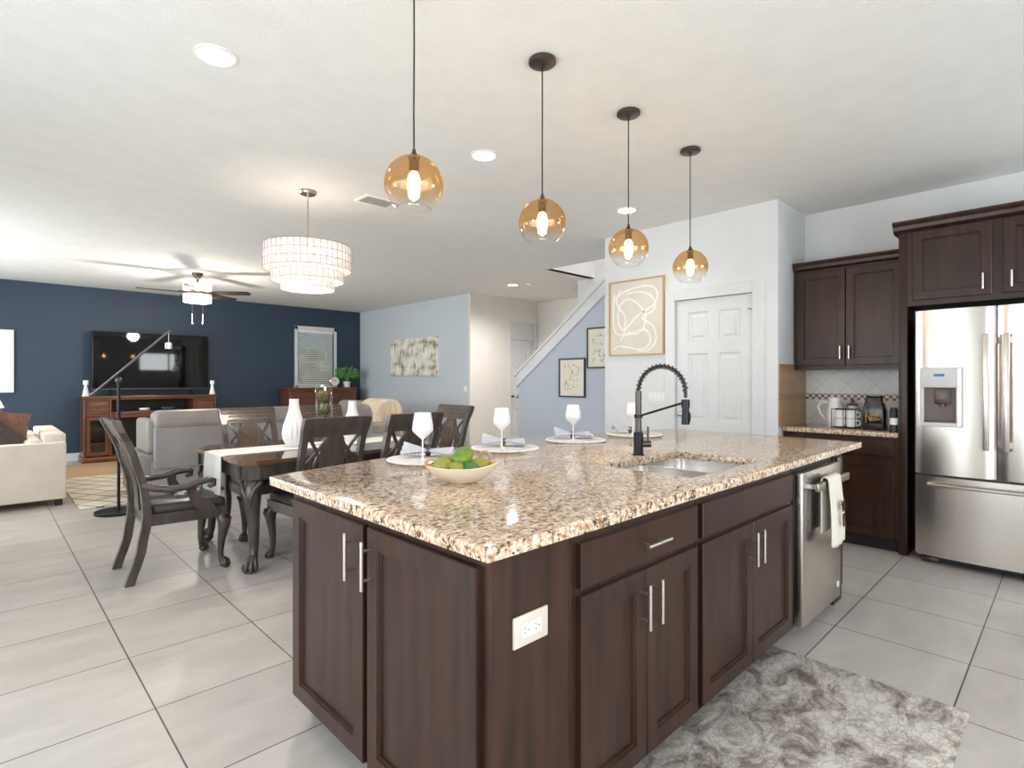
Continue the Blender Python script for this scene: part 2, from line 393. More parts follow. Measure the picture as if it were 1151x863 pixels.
def lathe(bm, prof, cx=0, cy=0, z0=0, seg=24, wob=None):
    rings = []
    for (r, z) in prof:
        ring = []
        for k in range(seg):
            t = 2*PI*k/seg; q = r*(1 + (wob(t, z) if wob else 0))
            ring.append(bm.verts.new((cx + q*math.cos(t), cy + q*math.sin(t), z0 + z)))
        rings.append(ring)
    for i in range(len(rings)-1):
        for k in range(seg):
            bm.faces.new((rings[i][k], rings[i][(k+1) % seg], rings[i+1][(k+1) % seg], rings[i+1][k]))
    if prof[0][0] > 1e-5: bm.faces.new(rings[0][::-1])
    if prof[-1][0] > 1e-5: bm.faces.new(rings[-1])
    if prof[0][0] <= 1e-5 or prof[-1][0] <= 1e-5:
        bmesh.ops.remove_doubles(bm, verts=(rings[0] if prof[0][0] <= 1e-5 else []) + (rings[-1] if prof[-1][0] <= 1e-5 else []), dist=1e-6)

def shell(bm, prof, seg=24, cx=0, cy=0, z0=0, wob=None):
    # open surface of revolution, no caps
    rings = []
    for (r, z) in prof:
        rings.append([bm.verts.new((cx + r*(1 + (wob(2*PI*k/seg, z) if wob else 0))*math.cos(2*PI*k/seg), cy + r*(1 + (wob(2*PI*k/seg, z) if wob else 0))*math.sin(2*PI*k/seg), z0 + z)) for k in range(seg)])
    for i in range(len(rings)-1):
        for k in range(seg):
            bm.faces.new((rings[i][k], rings[i][(k+1) % seg], rings[i+1][(k+1) % seg], rings[i+1][k]))

def ell(bm, c, rad, u=16, v=10, M4=None):
    r = bmesh.ops.create_uvsphere(bm, u_segments=u, v_segments=v, radius=1)
    for w in r['verts']:
        p = Vector((w.co.x*rad[0], w.co.y*rad[1], w.co.z*rad[2]))
        if M4: p = M4 @ p
        w.co = p + Vector(c)

def prism(bm, poly, axis, a, b):
    def P(u, v, t):
        return {'x': (t, u, v), 'y': (u, t, v), 'z': (u, v, t)}[axis]
    A = [bm.verts.new(P(u, v, a)) for u, v in poly]; B = [bm.verts.new(P(u, v, b)) for u, v in poly]
    n = len(poly)
    bm.faces.new(A[::-1]); bm.faces.new(B)
    for i in range(n):
        bm.faces.new((A[i], A[(i+1) % n], B[(i+1) % n], B[i]))

def rings(bm, x0, x1, z0, z1, yf, spec, back=True):
    # nested rectangles facing -y: spec is a list of (inset, depth behind yf)
    loops = []
    for ins, dep in spec:
        loops.append([bm.verts.new((x, yf + dep, z)) for x, z in ((x0+ins, z0+ins), (x1-ins, z0+ins), (x1-ins, z1-ins), (x0+ins, z1-ins))])
    for i in range(len(loops)-1):
        for k in range(4):
            bm.faces.new((loops[i][k], loops[i][(k+1) % 4], loops[i+1][(k+1) % 4], loops[i+1][k]))
    bm.faces.new(loops[-1])
    if back: bm.faces.new(loops[0][::-1])

def sheet(bm, f, nu, nv, t=None):
    g = [[bm.verts.new(f(i/nu, j/nv)) for j in range(nv+1)] for i in range(nu+1)]
    for i in range(nu):
        for j in range(nv):
            bm.faces.new((g[i][j], g[i+1][j], g[i+1][j+1], g[i][j+1]))

def obj(name, bm, mat, parent=None, solid=0, smooth=True, angle=38, fix=True, subsurf=0):
    if fix: bmesh.ops.recalc_face_normals(bm, faces=bm.faces)
    me = bpy.data.meshes.new(name)
    bm.to_mesh(me); bm.free()
    if smooth:
        me.polygons.foreach_set('use_smooth', [True]*len(me.polygons))
        me.set_sharp_from_angle(angle=math.radians(angle))
    for m in (mat if isinstance(mat, (list, tuple)) else [mat]):
        me.materials.append(M[m] if isinstance(m, str) else m)
    o = bpy.data.objects.new(name, me); C.objects.link(o)
    if parent is not None: o.parent = parent
    if solid:
        md = o.modifiers.new('thickness', 'SOLIDIFY'); md.thickness = solid; md.offset = 0
    if subsurf:
        md = o.modifiers.new('round', 'SUBSURF'); md.levels = subsurf; md.render_levels = subsurf
    return o

def tag(o, label, cat, group=None):
    o['label'] = label; o['category'] = cat; o['kind'] = 'thing'
    if group: o['group'] = group
    return o

def thing(name, label, cat, loc=(0, 0, 0), rz=0, group=None):
    o = bpy.data.objects.new(name, None); C.objects.link(o)
    o.empty_display_size = .1
    o.location = loc; o.rotation_euler = (0, 0, rz)
    return tag(o, label, cat, group)

def struct(name, bm, mat, parent=None, **k):
    o = obj(name, bm, mat, parent, **k)
    if parent is None: o['kind'] = 'structure'
    return o

def copy_tree(o, label=None, parent=None):
    c = o.copy(); C.objects.link(c)
    if parent is not None: c.parent = parent
    if label: c['label'] = label
    for ch in list(o.children): copy_tree(ch, None, c)
    return c

def wall_boxes(name, rects, mat):
    bm = nb()
    for r in rects: box(bm, *r)
    return struct(name, bm, mat, smooth=False)

# ------------------------------------------------------------------ the room shell
ZC = 2.85
bm = nb(); box(bm, -1.75, 8.2, -1.75, 11.5, -.12, 0); struct('floor', bm, 'floor', smooth=False)
bm = nb()
for r in ((-1.75, 5.66, -1.75, 11.5), (5.66, 6.70, 5.05, 11.5), (6.70, 8.2, 1.7, 11.5), (5.66, 6.63, -1.75, 2.4)):
    box(bm, r[0], r[1], r[2], r[3], ZC, ZC+.12)
struct('ceiling', bm, 'ceil', smooth=False)
# far navy wall with its window opening
WX0, WX1, WZ0, WZ1 = 4.76, 5.56, 1.2, 2.38
YB = 11.35
wall_boxes('wall_back', [(-1.75, WX0, YB, YB+.12, 0, ZC), (WX1, 6.3, YB, YB+.12, 0, ZC), (WX0, WX1, YB, YB+.12, 0, WZ0), (WX0, WX1, YB, YB+.12, WZ1, ZC)], 'blue')
wall_boxes('wall_right', [(6.2, 6.32, 7.485, YB, 0, ZC)], 'grey')
# hall wall with the doorway
HX0, HX1, HZ = 7.17, 7.86, 2.42
wall_boxes('wall_hall', [(6.2, 6.32, 7.45, 7.485, 0, ZC), (6.32, HX0, 7.45, 7.57, 0, ZC), (HX1, 8.05, 7.45, 7.57, 0, ZC), (HX0, HX1, 7.45, 7.57, HZ, ZC)], 'hall')
wall_boxes('wall_hall_end', [(7.93, 8.05, 1.7, 7.45, 0, ZC)], 'hall')
# under-stair wall with the sloping top
bm = nb()
prism(bm, [(5.69, 0), (5.69, 1.25), (3.5, 2.872), (3.5, 0)], 'x', 5.66, 5.78)
struct('wall_stair', bm, 'grey2', smooth=False)
bm = nb()
prism(bm, [(5.72, 1.382), (5.72, 1.215), (3.4, 2.933), (3.4, 3.10)], 'x', 5.63, 5.81)
prism(bm, [(5.75, 1.40), (5.75, 1.36), (3.4, 3.10), (3.4, 3.14)], 'x', 5.61, 5.83)
struct('trim_1', bm, 'trim', smooth=False)
wall_boxes('wall_stairwell', [(6.63, 6.75, 1.7, 5.37, 0, 5.3), (5.66, 6.63, 5.04, 5.14, ZC, 5.3), (5.56, 5.66, 2.3, 5.14, ZC+.12, 5.3), (5.56, 6.63, 2.2, 2.3, 0, 5.3), (5.56, 6.75, 2.2, 5.14, 5.3, 5.4)], 'white')
bm = nb()
for k in range(9):
    box(bm, 5.80, 6.62, 5.72 - .255*(k+1), 5.72 - .255*k + .02, 0, .185*(k+1))
struct('floor_stairs', bm, 'tan', smooth=False)
# pantry wall, return wall, kitchen wall
DY0, DY1, DZ = 1.965, 2.737, 2.095
wall_boxes('wall_pantry', [(4.86, 4.98, 1.765, DY0, 0, ZC), (4.86, 4.98, DY1, 3.56, 0, ZC), (4.86, 4.98, DY0, DY1, DZ, ZC), (4.98, 5.66, 3.46, 3.56, 0, ZC)], 'white')
wall_boxes('wall_pantry_return', [(4.98, 5.66, 1.765, 1.88, 0, ZC)], 'white')
wall_boxes('wall_kitchen', [(5.53, 5.65, -1.75, 1.765, 0, ZC)], 'white')
# walls behind and beside the camera, with glazed openings
wall_boxes('wall_left', [(-1.72, -1.6, -1.75, .3, 0, ZC), (-1.72, -1.6, .3, 3.5, 2.25, ZC), (-1.72, -1.6, 3.5, 6.9, 0, ZC), (-1.72, -1.6, 6.9, 10.3, 0, .5), (-1.72, -1.6, 6.9, 10.3, 2.35, ZC), (-1.72, -1.6, 10.3, 11.4, 0, ZC)], 'white')
wall_boxes('wall_near', [(-1.72, -.8, -1.72, -1.6, 0, ZC), (-.8, 2.6, -1.72, -1.6, 2.3, ZC), (-.8, 2.6, -1.72, -1.6, 0, .1), (2.6, 4.13, -1.72, -1.6, 0, ZC), (4.13, 5.43, -1.72, -1.6, 0, 1.65), (4.13, 5.43, -1.72, -1.6, 2.35, ZC), (5.43, 5.53, -1.72, -1.6, 0, ZC)], 'white')
def glazing(name, axis, c, a0, a1, z0, z1, bars):
    bm = nb(); f = .05
    def B(u0, u1, w0, w1):
        if axis == 'x': box(bm, c-.04, c+.04, u0, u1, w0, w1)
        else: box(bm, u0, u1, c-.04, c+.04, w0, w1)
    B(a0, a1, z0, z0+f); B(a0, a1, z1-f, z1); B(a0, a0+f, z0+f, z1-f); B(a1-f, a1, z0+f, z1-f)
    for q in bars: B(q-f/2, q+f/2, z0+f, z1-f)
    o = struct(name, bm, 'trim', smooth=False)
    bm = nb()
    if axis == 'x': box(bm, c-.003, c+.003, a0+.02, a1-.02, z0+.02, z1-.02)
    else: box(bm, a0+.02, a1-.02, c-.003, c+.003, z0+.02, z1-.02)
    obj('pane', bm, 'glass', o, smooth=False)
    return o
glazing('window_2', 'x', -1.66, .3, 3.5, 0, 2.25, [1.9])
glazing('unseen_fill_window_3', 'x', -1.66, 6.9, 10.3, .5, 2.35, [8.05, 9.15])  # unseen opening, placed so the added fill reaches the grey wall
glazing('window_4', 'y', -1.66, 4.13, 5.43, 1.65, 2.35, [5.1])
glazing('window_5', 'y', -1.66, -.8, 2.6, .1, 2.3, [.9])
# baseboards
bm = nb(); box(bm, -1.6, 6.2, YB-.015, YB, 0, .13, .003); struct('baseboard_back', bm, 'trim', smooth=False)
bm = nb(); box(bm, 6.185, 6.2, 7.45, YB-.015, 0, .13, .003); struct('baseboard_right', bm, 'trim', smooth=False)
bm = nb(); box(bm, 4.845, 4.86, 2.83, 3.56, 0, .13, .003); box(bm, 4.845, 4.86, 1.765, 1.87, 0, .13, .003); struct('baseboard_pantry', bm, 'trim', smooth=False)
# tiled splash on the return wall and the kitchen wall
bm = nb(); box(bm, 5.518, 5.53, .932, 1.765, .914, 1.425); struct('wall_backsplash', bm, 'splash', smooth=False)
bm = nb(); box(bm, 4.866, 5.518, 1.753, 1.765, .914, 1.45)
M['splash2'] = splash_mat('tan_backsplash', lin(168, 132, 94), lin(176, 140, 102), lin(150, 118, 84), lin(98, 70, 48), lin(190, 156, 118), 1.165, False)
struct('wall_backsplash_return', bm, 'splash2', smooth=False)

# far window with its blind, casing and the garden outside
bm = nb()
for r in ((WX0-.065, WX0, WZ0-.05, WZ1+.07), (WX1, WX1+.065, WZ0-.05, WZ1+.07), (WX0-.065, WX1+.065, WZ1, WZ1+.075), (WX0-.08, WX1+.08, WZ0-.045, WZ0)):
    box(bm, r[0], r[1], YB-.022, YB, r[2], r[3], .003)
for r in ((WX0, WX0+.03, WZ0, WZ1), (WX1-.03, WX1, WZ0, WZ1), (WX0, WX1, WZ0, WZ0+.03), (WX0, WX1, WZ1-.03, WZ1), (WX0, WX1, 1.70, 1.74)):
    box(bm, r[0], r[1], YB+.06, YB+.10, r[2], r[3])
w1 = struct('window_1', bm, 'trim', smooth=False)
bm = nb(); box(bm, WX0+.02, WX1-.02, YB+.078, YB+.082, WZ0+.02, WZ1-.02); obj('pane', bm, 'glass', w1, smooth=False)
bl = thing('window_blind', 'white slatted blind lowered over the window in the navy wall', 'blind', (5.16, YB+.025, WZ1))
bm = nb(); box(bm, -.39, .39, -.025, .02, -.06, 0, .004); obj('headrail', bm, 'blind', bl)
bm = nb()
for k in range(26):
    z = -.085 - k*.041
    r = bmesh.ops.create_cube(bm, size=1)
    for v in r['verts']:
        v.co = Matrix.Rotation(.62, 3, 'X') @ Vector((v.co.x*.77, v.co.y*.046, v.co.z*.003)) + Vector((0, -.002, z))
obj('slats', bm, 'blind', bl, smooth=False)
bm = nb(); box(bm, -.385, .385, -.02, .02, -1.165, -1.14, .003); obj('bottom_rail', bm, 'blind', bl)
bm = nb(); box(bm, -6, 16, 11.6, 24, -.3, -.1); struct('ground', bm, 'lawn', smooth=False)
hb = nb()
for k in range(360):
    ell(hb, (random.uniform(1.5, 9.5), 14.6 + random.uniform(-.35, .35), random.uniform(-.1, 2.1)), (random.uniform(.18, .3),)*3, 7, 5)
h = obj('hedge', hb, 'hedge'); tag(h, 'green garden hedge seen through the slats of the blind', 'hedge')

# ------------------------------------------------------------------ panelled doors of the house
def six_panel(bm, w, h, t=.035):
    st = .115; mid = .1; pw = (w - 2*st - mid)/2
    zs = [(.22, .78), (.92, 1.56), (1.68, h-.12)]
    xs = [(st, st+pw), (st+pw+mid, w-st)]
    for a, b in ((0, st), (st+pw, st+pw+mid), (w-st, w)): box(bm, a, b, 0, t, 0, h)
    prev = 0
    for z0, z1 in zs + [(h, h)]:
        for a, b in xs: box(bm, a, b, 0, t, prev, z0)
        prev = z1
    for a, b in xs:
        for z0, z1 in zs:
            rings(bm, a, b, z0, z1, 0, [(0, 0), (.012, .012), (.032, .012), (.05, .003)], back=False)

# pantry door
d = bpy.data.objects.new('door_1', None); C.objects.link(d); d['kind'] = 'structure'
d.location = (4.885, 2.722, .008); d.rotation_euler = (0, 0, -PI/2)
bm = nb(); six_panel(bm, .742, 2.072); obj('slab', bm, 'trim', d, smooth=False)
bm = nb()
for z in (.25, 1.03, 1.83):
    tube(bm, [(.747, -.006, z-.05), (.747, -.006, z+.05)], .008, 8)
tube(bm, [(.747, -.012, 1.93), (.70, -.03, 1.935)], .004, 6)
obj('hinge', bm, 'gun', d)
bm = nb(); tube(bm, [(.07, 0, .98), (.07, -.05, .98)], .011); ell(bm, (.07, -.062, .98), (.028, .022, .028)); obj('knob', bm, 'steel_b', d)
bm = nb()
for r in ((DY0-.09, DY0+.012, 0, DZ+.09), (DY1-.012, DY1+.09, 0, DZ+.09), (DY0+.012, DY1-.012, DZ-.012, DZ+.09)):
    box(bm, 4.843, 4.866, r[0], r[1], r[2], r[3], .004)
    if r[2] == 0:
        box(bm, 4.866, 4.98, max(r[0], DY0), min(r[1], DY1), 0, DZ)
struct('trim_2', bm, 'trim', smooth=False)
# hall door under a plain white header
d = bpy.data.objects.new('door_2', None); C.objects.link(d); d['kind'] = 'structure'
d.location = (HX0+.02, 7.50, .008)
bm = nb(); six_panel(bm, .65, 2.08); obj('slab', bm, 'trim', d, smooth=False)
bm = nb(); tube(bm, [(.06, 0, 1.0), (.06, -.05, 1.0)], .011); ell(bm, (.06, -.062, 1.0), (.028, .022, .028)); obj('knob', bm, 'gun', d)
bm = nb()
for z in (.25, 1.83): tube(bm, [(-.006, -.008, z-.05), (-.006, -.008, z+.05)], .009, 8)
obj('hinge', bm, 'gun', d)
bm = nb(); box(bm, HX0, HX1, 7.49, 7.54, 2.095, HZ); box(bm, HX0, HX1, 7.475, 7.49, 2.095, 2.13, .003)
for r in ((HX0-.02, HX0+.012), (HX1-.012, HX1+.06)): box(bm, r[0], r[1], 7.43, 7.452, 0, HZ+.02, .003)
struct('trim_3', bm, 'trim', smooth=False)

# stair handrail whose lower end peeps past the sloping wall
h = thing('handrail', 'grey metal handrail end at the foot of the stair wall', 'handrail', (5.87, 5.8, 1.16))
bm = nb(); tube(bm, [(0, .14, -.115), (0, .06, -.055), (0, -.6, .44), (0, -2.1, 1.55)], .022); obj('rail', bm, 'steel_b', h)
bm = nb(); tube(bm, [(0, -.03, .02), (0, -.03, -.03), (-.06, -.06, -.04)], .008, 8); obj('bracket', bm, 'gun', h)
bm = nb(); tube(bm, [(0, .08, -.06), (-.04, .06, -.10), (-.06, .03, -.10)], .008, 8); obj('bracket', bm, 'gun', h)

# ------------------------------------------------------------------ cabinets
DOOR = [(0, .021), (0, .003), (.003, 0), (.058, 0), (.061, .007), (.068, .007), (.070, .014), (.077, .014)]
SLAB = [(0, .021), (0, .003), (.003, 0), (.012, 0)]

def bar_pull(parent, x, z, yf, L, vert, name='handle', r=.0062):
    bm = nb(); o = .034; h = L/2; q = L*.30
    if vert:
        tube(bm, [(x, yf-o, z-h), (x, yf-o, z+h)], r, 12)
        for s in (-q, q): tube(bm, [(x, yf+.002, z+s), (x, yf-o, z+s)], r*.8, 8)
    else:
        tube(bm, [(x-h, yf-o, z), (x+h, yf-o, z)], r, 12)
        for s in (-q, q): tube(bm, [(x+s, yf+.002, z), (x+s, yf-o, z)], r*.8, 8)
    return obj(name, bm, 'steel_b', parent)

def cabinet(name, label, cat, loc, rz, w, dp, z0, z1, fronts, toe=True, group=None):
    t = thing(name, label, cat, loc, rz, group)
    bm = nb(); box(bm, 0, w, 0, dp, z0, z1, .0015, 1); obj('body', bm, 'wood', t)
    if toe:
        bm = nb(); box(bm, .0, w, .065, dp-.02, 0, z0); obj('toe_kick', bm, 'wood_d', t, smooth=False)
    for kind, x0, x1, a, b, hd in fronts:
        bm = nb(); rings(bm, x0, x1, a, b, -.021, DOOR if kind == 'door' else SLAB)
        o = obj('door' if kind == 'door' else 'drawer', bm, 'wood', t, smooth=False)
        if hd: bar_pull(o, hd[0], hd[1], -.021, hd[2], hd[3])
    return t

HT = .877
# island: end cabinet with its doors to the left, two front cabinets, dishwasher, end panel
end = cabinet('end_cabinet', 'dark wood island end cabinet whose two tall doors face the dining area', 'cabinet', (.885, 2.125, 0), -PI/2, 1.14, .295, .09, HT,
        [('door', .018, .556, .10, .852, (.508, .75, .150, True)), ('door', .584, 1.108, .10, .852, (.614, .745, .150, True))])
front1 = cabinet('drawer_cabinet', 'dark wood island cabinet with one drawer over two doors, beside the outlet', 'cabinet', (1.182, .985, 0), 0, .72, 1.138, .09, HT,
        [('drawer', .025, .702, .722, .850, (.386, .788, .14, False)), ('door', .025, .360, .10, .702, (.325, .597, .142, True)), ('door', .364, .702, .10, .702, (.398, .597, .142, True))])
front2 = cabinet('sink_cabinet', 'dark wood island cabinet below the sink with plain false drawer front', 'cabinet', (1.904, .985, 0), 0, .965, 1.138, .09, HT - .22,
        [('drawer', .02, .940, .722, .852, None), ('door', .02, .470, .10, .702, (.438, .600, .142, True)), ('door', .474, .940, .10, .702, (.508, .600, .142, True))])
bm = nb(); box(bm, 0, .965, 0, .02, HT-.22, HT); obj('apron_panel', bm, 'wood', front2, smooth=False)
bm = nb(); box(bm, 0, .965, .62, 1.138, HT-.22, HT); obj('back_panel', bm, 'wood', front2, smooth=False)
ep = thing('island_end_panel', 'dark wood panel closing the island right of the dishwasher', 'panel', (3.565, .985, 0))
bm = nb(); box(bm, 0, .155, 0, 1.138, .0, HT, .002); obj('board', bm, 'wood', ep)
bm = nb(); box(bm, .02, .135, -.012, 0, .10, .86, .003); obj('stile', bm, 'wood', ep)

# granite top with bowed far edge and the sink cut-out
bm = nb()
GX0, GX1, GY0 = .857, 4.077, .965
SX0, SX1, SY0, SY1 = 2.08, 2.80, 1.095, 1.555
def back_y(x): return 2.32 + .24*(1 - ((x - 2.467)/1.61)**2)
xs = sorted(set([GX0, SX0, SX1, GX1] + [GX0 + (GX1-GX0)*k/28 for k in range(29)]))
zt, zb = .914, .879
def col(x, y, z): return bm.verts.new((x, y, z))
for i in range(len(xs)-1):
    a, b = xs[i], xs[i+1]
    inside = a >= SX0-1e-6 and b <= SX1+1e-6
    spans = [((GY0, GY0), (SY0, SY0)), ((SY1, SY1), (back_y(a), back_y(b)))] if inside else [((GY0, GY0), (SY0, SY0)), ((SY0, SY0), (SY1, SY1)), ((SY1, SY1), (back_y(a), back_y(b)))]
    for (y0a, y0b), (y1a, y1b) in spans:
        for z in (zt, zb):
            bm.faces.new((col(a, y0a, z), col(b, y0b, z), col(b, y1b, z), col(a, y1a, z)))
bmesh.ops.remove_doubles(bm, verts=bm.verts, dist=1e-5)
bm.verts.ensure_lookup_table()
# join top and bottom along the open edges
be = [e for e in bm.edges if e.is_boundary and e.verts[0].co.z > .9]
low = {(round(v.co.x, 4), round(v.co.y, 4)): v for v in bm.verts if v.co.z < .9}
for e in be:
    a, b = e.verts
    bm.faces.new((a, b, low[(round(b.co.x, 4), round(b.co.y, 4))], low[(round(a.co.x, 4), round(a.co.y, 4))]))
bmesh.ops.recalc_face_normals(bm, faces=bm.faces)
sharp = [e for e in bm.edges if len(e.link_faces) == 2 and e.calc_face_angle(0) > .8 and abs(e.verts[0].co.z - e.verts[1].co.z) < 1e-4 and e.verts[0].co.z > .9]
bmesh.ops.bevel(bm, geom=sharp, offset=.004, segments=2, affect='EDGES', profile=.5)
top = obj('granite_worktop', bm, 'granite', angle=30)
tag(top, 'polished tan granite island worktop with bowed seating edge', 'worktop')

# undermount double sink
sk = thing('sink', 'stainless double bowl sink set under the island worktop', 'sink', (2.44, 1.325, .878))
def basin(bm, x0, x1, y0, y1, depth, r=.05):
    def loop(ins, z, rr):
        pts = []
        for cx, cy, a0 in ((x1-ins-rr, y1-ins-rr, 0), (x0+ins+rr, y1-ins-rr, PI/2), (x0+ins+rr, y0+ins+rr, PI), (x1-ins-rr, y0+ins+rr, 1.5*PI)):
            for k in range(5):
                a = a0 + PI/2*k/4
                pts.append(bm.verts.new((cx + rr*math.cos(a), cy + rr*math.sin(a), z)))
        return pts
    ls = [loop(-.012, 0, r+.012), loop(0, 0, r), loop(.006, -depth*.8, r), loop(.03, -depth, r*.8), loop(.09, -depth-.004, r*.4)]
    for a, b in zip(ls, ls[1:]):
        n = len(a)
        for k in range(n): bm.faces.new((a[k], a[(k+1) % n], b[(k+1) % n], b[k]))
    bm.faces.new(ls[-1])
for x0, x1, dp in ((-.36, -.012, .17), (.012, .36, .20)):
    bm = nb(); basin(bm, x0, x1, -.23, .23, dp); obj('basin', bm, 'sinksteel', sk, solid=.0015)
for x in (-.186, .186):
    bm = nb(); tube(bm, [(x, 0, -.199 if x > 0 else -.170), (x, 0, -.192 if x > 0 else -.163)], .04, 16); obj('drain', bm, 'chrome', sk)

# spring faucet
fa = thing('kitchen_faucet', 'tall black and nickel spring faucet standing behind the sink', 'faucet', (2.515, 1.625, .914))
bm = nb(); lathe(bm, [(.031, 0), (.031, .006), (.0255, .008), (.0255, .118), (.019, .122)]); obj('base', bm, 'blackm', fa)
bm = nb(); tube(bm, [(0, 0, .118), (0, 0, .34)], .0165, 16); obj('column', bm, 'gun', fa)
bm = nb(); tube(bm, [(0, 0, .195), (0, 0, .215)], .022, 16)
tube(bm, [(0, 0, .205), (0, -.26, .285)], .006, 10); tube(bm, [(0, -.272, .262), (0, -.272, .30)], .021, 16); obj('support_arm', bm, 'blackm', fa)
arc = []
for k in range(25):
    t = PI*k/24
    arc.append(Vector((0, -.136 + .136*math.cos(t), .34 + .13*math.sin(t))))
arc.append(Vector((0, -.272, .31)))
bm = nb(); tube(bm, arc, .0085, 10); obj('hose', bm, 'black', fa)
bm = nb(); hel = []
nturn = 19
for k in range(nturn*10+1):
    q = k/(nturn*10)*24; i = min(int(q), 23); f = q - i
    c = arc[i].lerp(arc[i+1], f); d = (arc[i+1] - arc[i]).normalized(); nrm = Vector((1, 0, 0)); bi = d.cross(nrm)
    a = 2*PI*k/10
    hel.append(c + (nrm*math.cos(a) + bi*math.sin(a))*.0135)
tube(bm, hel, .0028, 6); obj('spring', bm, 'gun', fa)
bm = nb(); lathe(bm, [(.012, .302), (.017, .30), (.018, .22), (.02, .19), (.02, .178), (.012, .176)], 0, -.272); ell(bm, (0, -.294, .215), (.006, .006, .025)); obj('spray_head', bm, 'blackm', fa)
bm = nb(); tube(bm, [(.014, -.014, .058), (.046, -.046, .058)], .018, 14); tube(bm, [(.036, -.036, .06), (.036, -.036, .15)], .006, 10); obj('lever', bm, 'gun', fa)

# dishwasher
dw = thing('dishwasher', 'stainless dishwasher built into the island beside the sink cabinet', 'dishwasher', (2.905, .985, 0))
bm = nb(); box(bm, .0, .645, .01, .60, .09, .872); obj('tub', bm, 'black', dw, smooth=False)
bm = nb(); box(bm, .02, .645, -.04, .008, .075, .848, .008, 3); obj('door', bm, 'steel', dw)
bm = nb(); box(bm, .03, .635, .06, .10, .0, .089); obj('toe_kick', bm, 'wood_d', dw, smooth=False)
bm = nb(); box(bm, .075, .600, -.098, -.080, .755, .795, .004); box(bm, .09, .11, -.085, -.038, .765, .785); box(bm, .565, .585, -.085, -.038, .765, .785); obj('handle', bm, 'steel_b', dw)
bm = nb(); lathe(bm, [(.018, 0), (.018, .003), (.013, .0035)], seg=20)
bmesh.ops.transform(bm, matrix=Matrix.Translation((.59, -.040, .155)) @ Matrix.Rotation(PI/2, 4, 'X'), verts=bm.verts); obj('badge', bm, 'plate', dw)

# towel over the dishwasher handle
tw = thing('dish_towel', 'cream dish towel with dark leafy motif hung over the dishwasher handle', 'towel', (3.20, .896, .80))
bm = nb()
def tf(u, v):
    x = -.105 + .20*u
    L = v*.66
    fold = .007*math.sin(u*11)*min(1, abs(v-.5)*3)
    if L < .28: return (x, .016 + fold*.5, -.278 + L)
    if L < .32:
        a = (L-.28)/.04*PI
        return (x, .016*math.cos(a), .014*math.sin(a) + .002)
    s = L - .32
    return (x + .012*s, -.018 - abs(fold) - .008*math.sin(s*7) - .02*s, .002 - s - .012*math.sin(u*3.4))
sheet(bm, tf, 18, 40); tb = obj('cloth', bm, 'towel', tw, solid=.004, angle=80)
bm = nb()
def leafm(cx, cz, L, a, w=.006):
    d = Vector((math.sin(a), 0, math.cos(a))); p = Vector((d.z, 0, -d.x))
    c = Vector((cx, -.046 - .008*math.sin(-cz*7) - .02*(-cz), cz))
    r = [c - d*L/2, c + p*w, c + d*L/2, c - p*w]
    A = [bm.verts.new(q) for q in r]; B = [bm.verts.new(q + Vector((0, .004, 0))) for q in r]
    bm.faces.new(A); bm.faces.new(B[::-1])
    for k in range(4): bm.faces.new((A[k], A[(k+1) % 4], B[(k+1) % 4], B[k]))
for k in range(9): leafm(.015 + .018*math.sin(k*1.0-4), -.15 + .012*(k % 3), .05, (k-4)*.33)
for k in range(3):
    for j in range(4): leafm(.003 + .008*k, -.19 - .016*j, .022, .4*(k-1), .005)
obj('motif', bm, 'stalk', tb)

# outlet on the island end
ou = thing('wall_outlet', 'ivory double power outlet fixed sideways on the island end panel', 'outlet', (1.019, .985, .674))
bm = nb(); box(bm, -.064, .064, -.007, 0, -.040, .040, .003); obj('cover_plate', bm, 'outlet', ou)
bm = nb(); box(bm, -.036, .036, -.0095, -.006, -.018, .018, .0015); obj('socket_face', bm, 'plate', ou)
for s in (-1, 1):
    bm = nb()
    for dx, dz in ((-.006, .006), (-.006, -.006), (.007, 0)): box(bm, s*.02+dx-.0025, s*.02+dx+.0025, -.0102, -.009, dz-.0012, dz+.0012)
    obj('slots', bm, 'dark', ou, smooth=False)
bm = nb(); box(bm, -.004, .004, -.0102, -.009, -.003, .003); obj('test_button', bm, 'plate', ou, smooth=False)

# ------------------------------------------------------------------ kitchen wall: cabinets and fridge
XF = 4.96
cabinet('base_cabinet', 'dark wood base cabinet under the coffee counter beside the fridge', 'cabinet', (XF, 1.752, 0), -PI/2, .82, .55, .10, .877,
        [('drawer', .03, .795, .735, .855, None), ('door', .03, .41, .115, .715, None), ('door', .415, .795, .115, .715, None)])
bm = nb(); box(bm, 4.925, 5.518, .934, 1.751, .879, .914, .004)
tag(obj('coffee_counter', bm, 'granite'), 'short granite counter holding the coffee things beside the fridge', 'worktop')
up = cabinet('upper_cabinet', 'dark wood two door wall cabinet above the coffee counter', 'cabinet', (5.215, 1.752, 0), -PI/2, .82, .314, 1.425, 2.29,
        [('door', .022, .402, 1.44, 2.25, (.372, 1.545, .11, True)), ('door', .408, .80, 1.44, 2.25, (.438, 1.545, .11, True))], toe=False)
bm = nb(); prism(bm, [(-.0, 2.27), (-.028, 2.285), (-.034, 2.31), (-.05, 2.33), (-.05, 2.342), (.3, 2.342), (.3, 2.27)], 'x', -.0, .82); obj('crown_moulding', bm, 'wood', up, smooth=False)
bm = nb(); box(bm, 0, .82, .0, .02, 1.40, 1.425); obj('light_rail', bm, 'wood', up, smooth=False)
of = cabinet('overfridge_cabinet', 'deep dark wood cabinet over the fridge with tall side panel', 'cabinet', (XF, .878, 0), -PI/2, 1.02, .545, 1.86, 2.44,
        [('door', .035, .478, 1.90, 2.40, (.432, 1.99, .11, True)), ('door', .535, .985, 1.90, 2.40, (.578, 1.99, .11, True))], toe=False)
